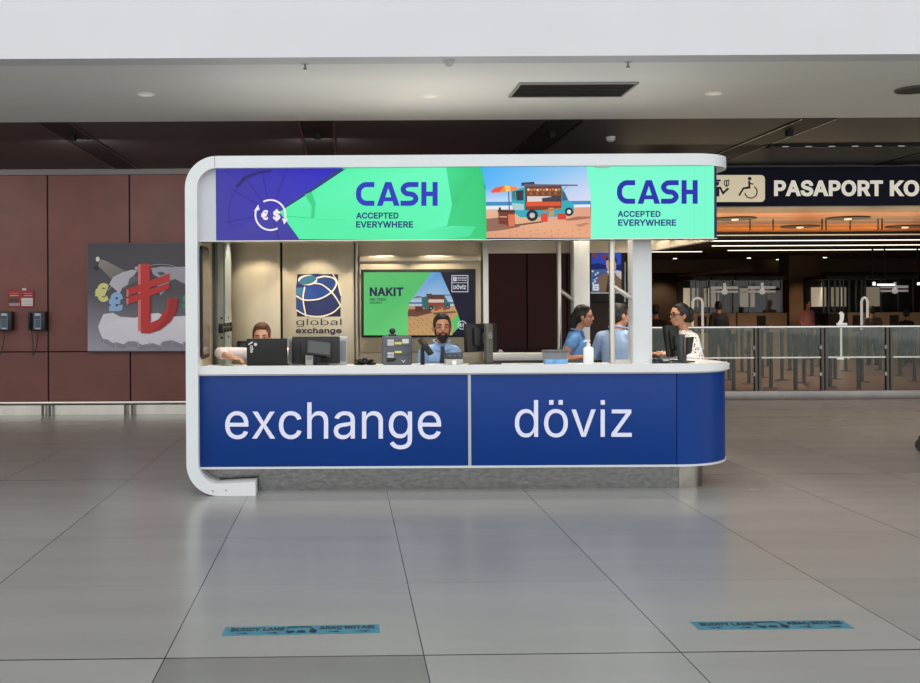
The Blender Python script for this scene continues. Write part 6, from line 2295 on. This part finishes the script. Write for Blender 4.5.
# man in pale blue seen from behind
Y = 9.84
x = W(618, 330, Y).x
person('person', 'man in a pale blue shirt seen from behind, between the chrome tube and white post', (x, Y, 0), math.radians(142), 1.605, SKIN[1], hair_black, pale_blue, dark_cloth,
       P=dict(head=(0, -.04, 1.49), neck=(0, .02, 1.355), elL=(.25, -.02, 1.10), elR=(-.25, -.02, 1.10), haL=(.14, -.22, 1.10), haR=(-.14, -.22, 1.10)), hy=math.radians(-28), hs=.98, voxel=.008)
# woman with glasses facing left
Y = 10.06
x = W(682, 330, Y).x
person('person', 'woman with glasses and a white blouse with black dots facing left', (x, Y, 0), math.radians(-80), 1.60, SKIN[1], hair_black, dots, black_cloth,
       P=dict(head=(0, -.03, 1.488), neck=(0, .03, 1.335), elL=(.23, .05, 1.06), elR=(-.23, .05, 1.06), haL=(.12, -.17, 1.10), haR=(-.12, -.17, 1.10)), hairstyle='bun', glasses=True, female=True, hs=.96,
       hy=math.radians(6), voxel=.008, collar=False)
# people in the passport hall
for px, Y, top_, rz, sm, tm, hs_, lb in (
        (718.5, 24.0, 1.66, 180, black_cloth, black_cloth, 'short', 'person in black with back turned, standing beyond the glass fence'),
        (655.5, 19.5, 1.60, 160, black_cloth, black_cloth, 'short', 'dark clothed person just right of the white front post'),
        (808, 29.0, 1.70, 20, M('red_top', (150, 92, 82), .8), black_cloth, 'long', 'person in a reddish top in front of the brown hall column'),
        (869.5, 26.0, 1.52, 170, M('taupe_top', (96, 78, 66), .8), dark_cloth, 'short', 'man in a grey brown top with back turned, before the booths'),
        (907, 27.0, 1.42, 110, black_cloth, black_cloth, 'short', 'small dark clothed person at the right edge booth')):
    x = W(px, 320, Y).x
    if top_ == 1.52:
        x = W(872.5, 320, Y).x
    person('person', lb, (x, Y, 0), math.radians(rz), top_, SKIN[2], hair_black, sm, tm, hairstyle=hs_, collar=False, detail=False, voxel=.014)

# ================================================================ LIGHT AND CAMERA
wd = bpy.data.worlds.new('World')
SC.world = wd
wd.use_nodes = True
bg = wd.node_tree.nodes['Background']
bg.inputs[0].default_value = (0.96, 0.98, 1.0, 1)
bg.inputs[1].default_value = 0.95

def lamp(kind, name, loc, energy, col=(1, 1, 1), **kw):
    li = bpy.data.lights.new(name, kind)
    li.energy = energy
    li.color = col
    for k, v in kw.items():
        if k != 'rot':
            setattr(li, k, v)
    o = bpy.data.objects.new(name, li)
    o.location = loc
    if 'rot' in kw:
        o.rotation_euler = kw['rot']
    COL.objects.link(o)
    return o
for p_ in lamp_pos + [Vector((6.3, 9.8, 3.66))]:
    lamp('SPOT', 'soffit_downlight', (p_.x, p_.y, 3.62), 20, (1, .86, .68), spot_size=math.radians(110), spot_blend=.6, shadow_soft_size=.08)
for x in (5.5, 8.0, 10.5):
    for y in (17.6, 20.2):
        lamp('AREA', 'wood_ceiling_fill', (x, y, 2.15), 17, (1, .84, .52), shape='RECTANGLE', size=2.2, size_y=.3, rot=(PI, 0, 0))  # unseen area lamps added below the wood ceiling to brighten it
for x, y in ((6, 22.5), (10, 22.5), (7, 27), (12, 27), (9, 31), (15, 31)):
    lamp('SPOT', 'hall_downlight_lamp', (x, y, 3.0), 130, (1, .84, .62), spot_size=math.radians(120), spot_blend=.5, shadow_soft_size=.1)
for a, b_ in slots[:2] + [(-6.2, -5.8), (-9.0, -8.6)]:
    lamp('AREA', 'slot_wall_washer', ((a + b_) / 2, 12.3, 3.6), 19, (1, .95, .9), shape='RECTANGLE', size=.3, size_y=.8, rot=(math.radians(48), 0, 0))
lamp('SPOT', 'column_downlight_lamp', (W(806, 300, 32.4).x, 32.4, 3.1), 60, (1, .8, .55), spot_size=math.radians(70), spot_blend=.6, shadow_soft_size=.1)
lamp('AREA', 'soffit_fill', (0.9, 9.7, 2.93), 5, (1, .95, .9), shape='RECTANGLE', size=4.2, size_y=1.8, rot=(PI, 0, 0))  # unseen upward lamp added over the kiosk roof to lift the soffit
for x in (13.4, 17.5, 21.5):
    lamp('SPOT', 'hall_wall_lamp', (x, 42.2, 3.1), 110, (1, .78, .5), spot_size=math.radians(110), spot_blend=.7, shadow_soft_size=.1)
for x in (6.0, 8.2, 10.4):
    lamp('SPOT', 'entry_downlight_lamp', (x, 13.9, 3.6), 95, (1, .80, .60), spot_size=math.radians(110), spot_blend=.6, shadow_soft_size=.1)

cam = bpy.data.cameras.new('camera')
cam.sensor_width = 36
cam.lens = F / 920 * 36
cam.shift_x = (460 - CX) / 920
cam.shift_y = -(341.5 - CY) / 920
cam.clip_end = 200
co = bpy.data.objects.new('camera', cam)
COL.objects.link(co)
co.matrix_world = Matrix.Translation((0, 0, EYE)) @ Matrix.Rotation(PI / 2, 4, 'X') @ Matrix.Rotation(-ROLL, 4, 'Z')
SC.camera = co
vs_ = SC.view_settings
vs_.view_transform = 'Standard'
vs_.look = 'None'
vs_.exposure = EXP
vs_.gamma = 1
vs_.use_curve_mapping = False
SC.cycles.use_denoising = True
SC.cycles.max_bounces = 8
SC.cycles.sample_clamp_indirect = 6
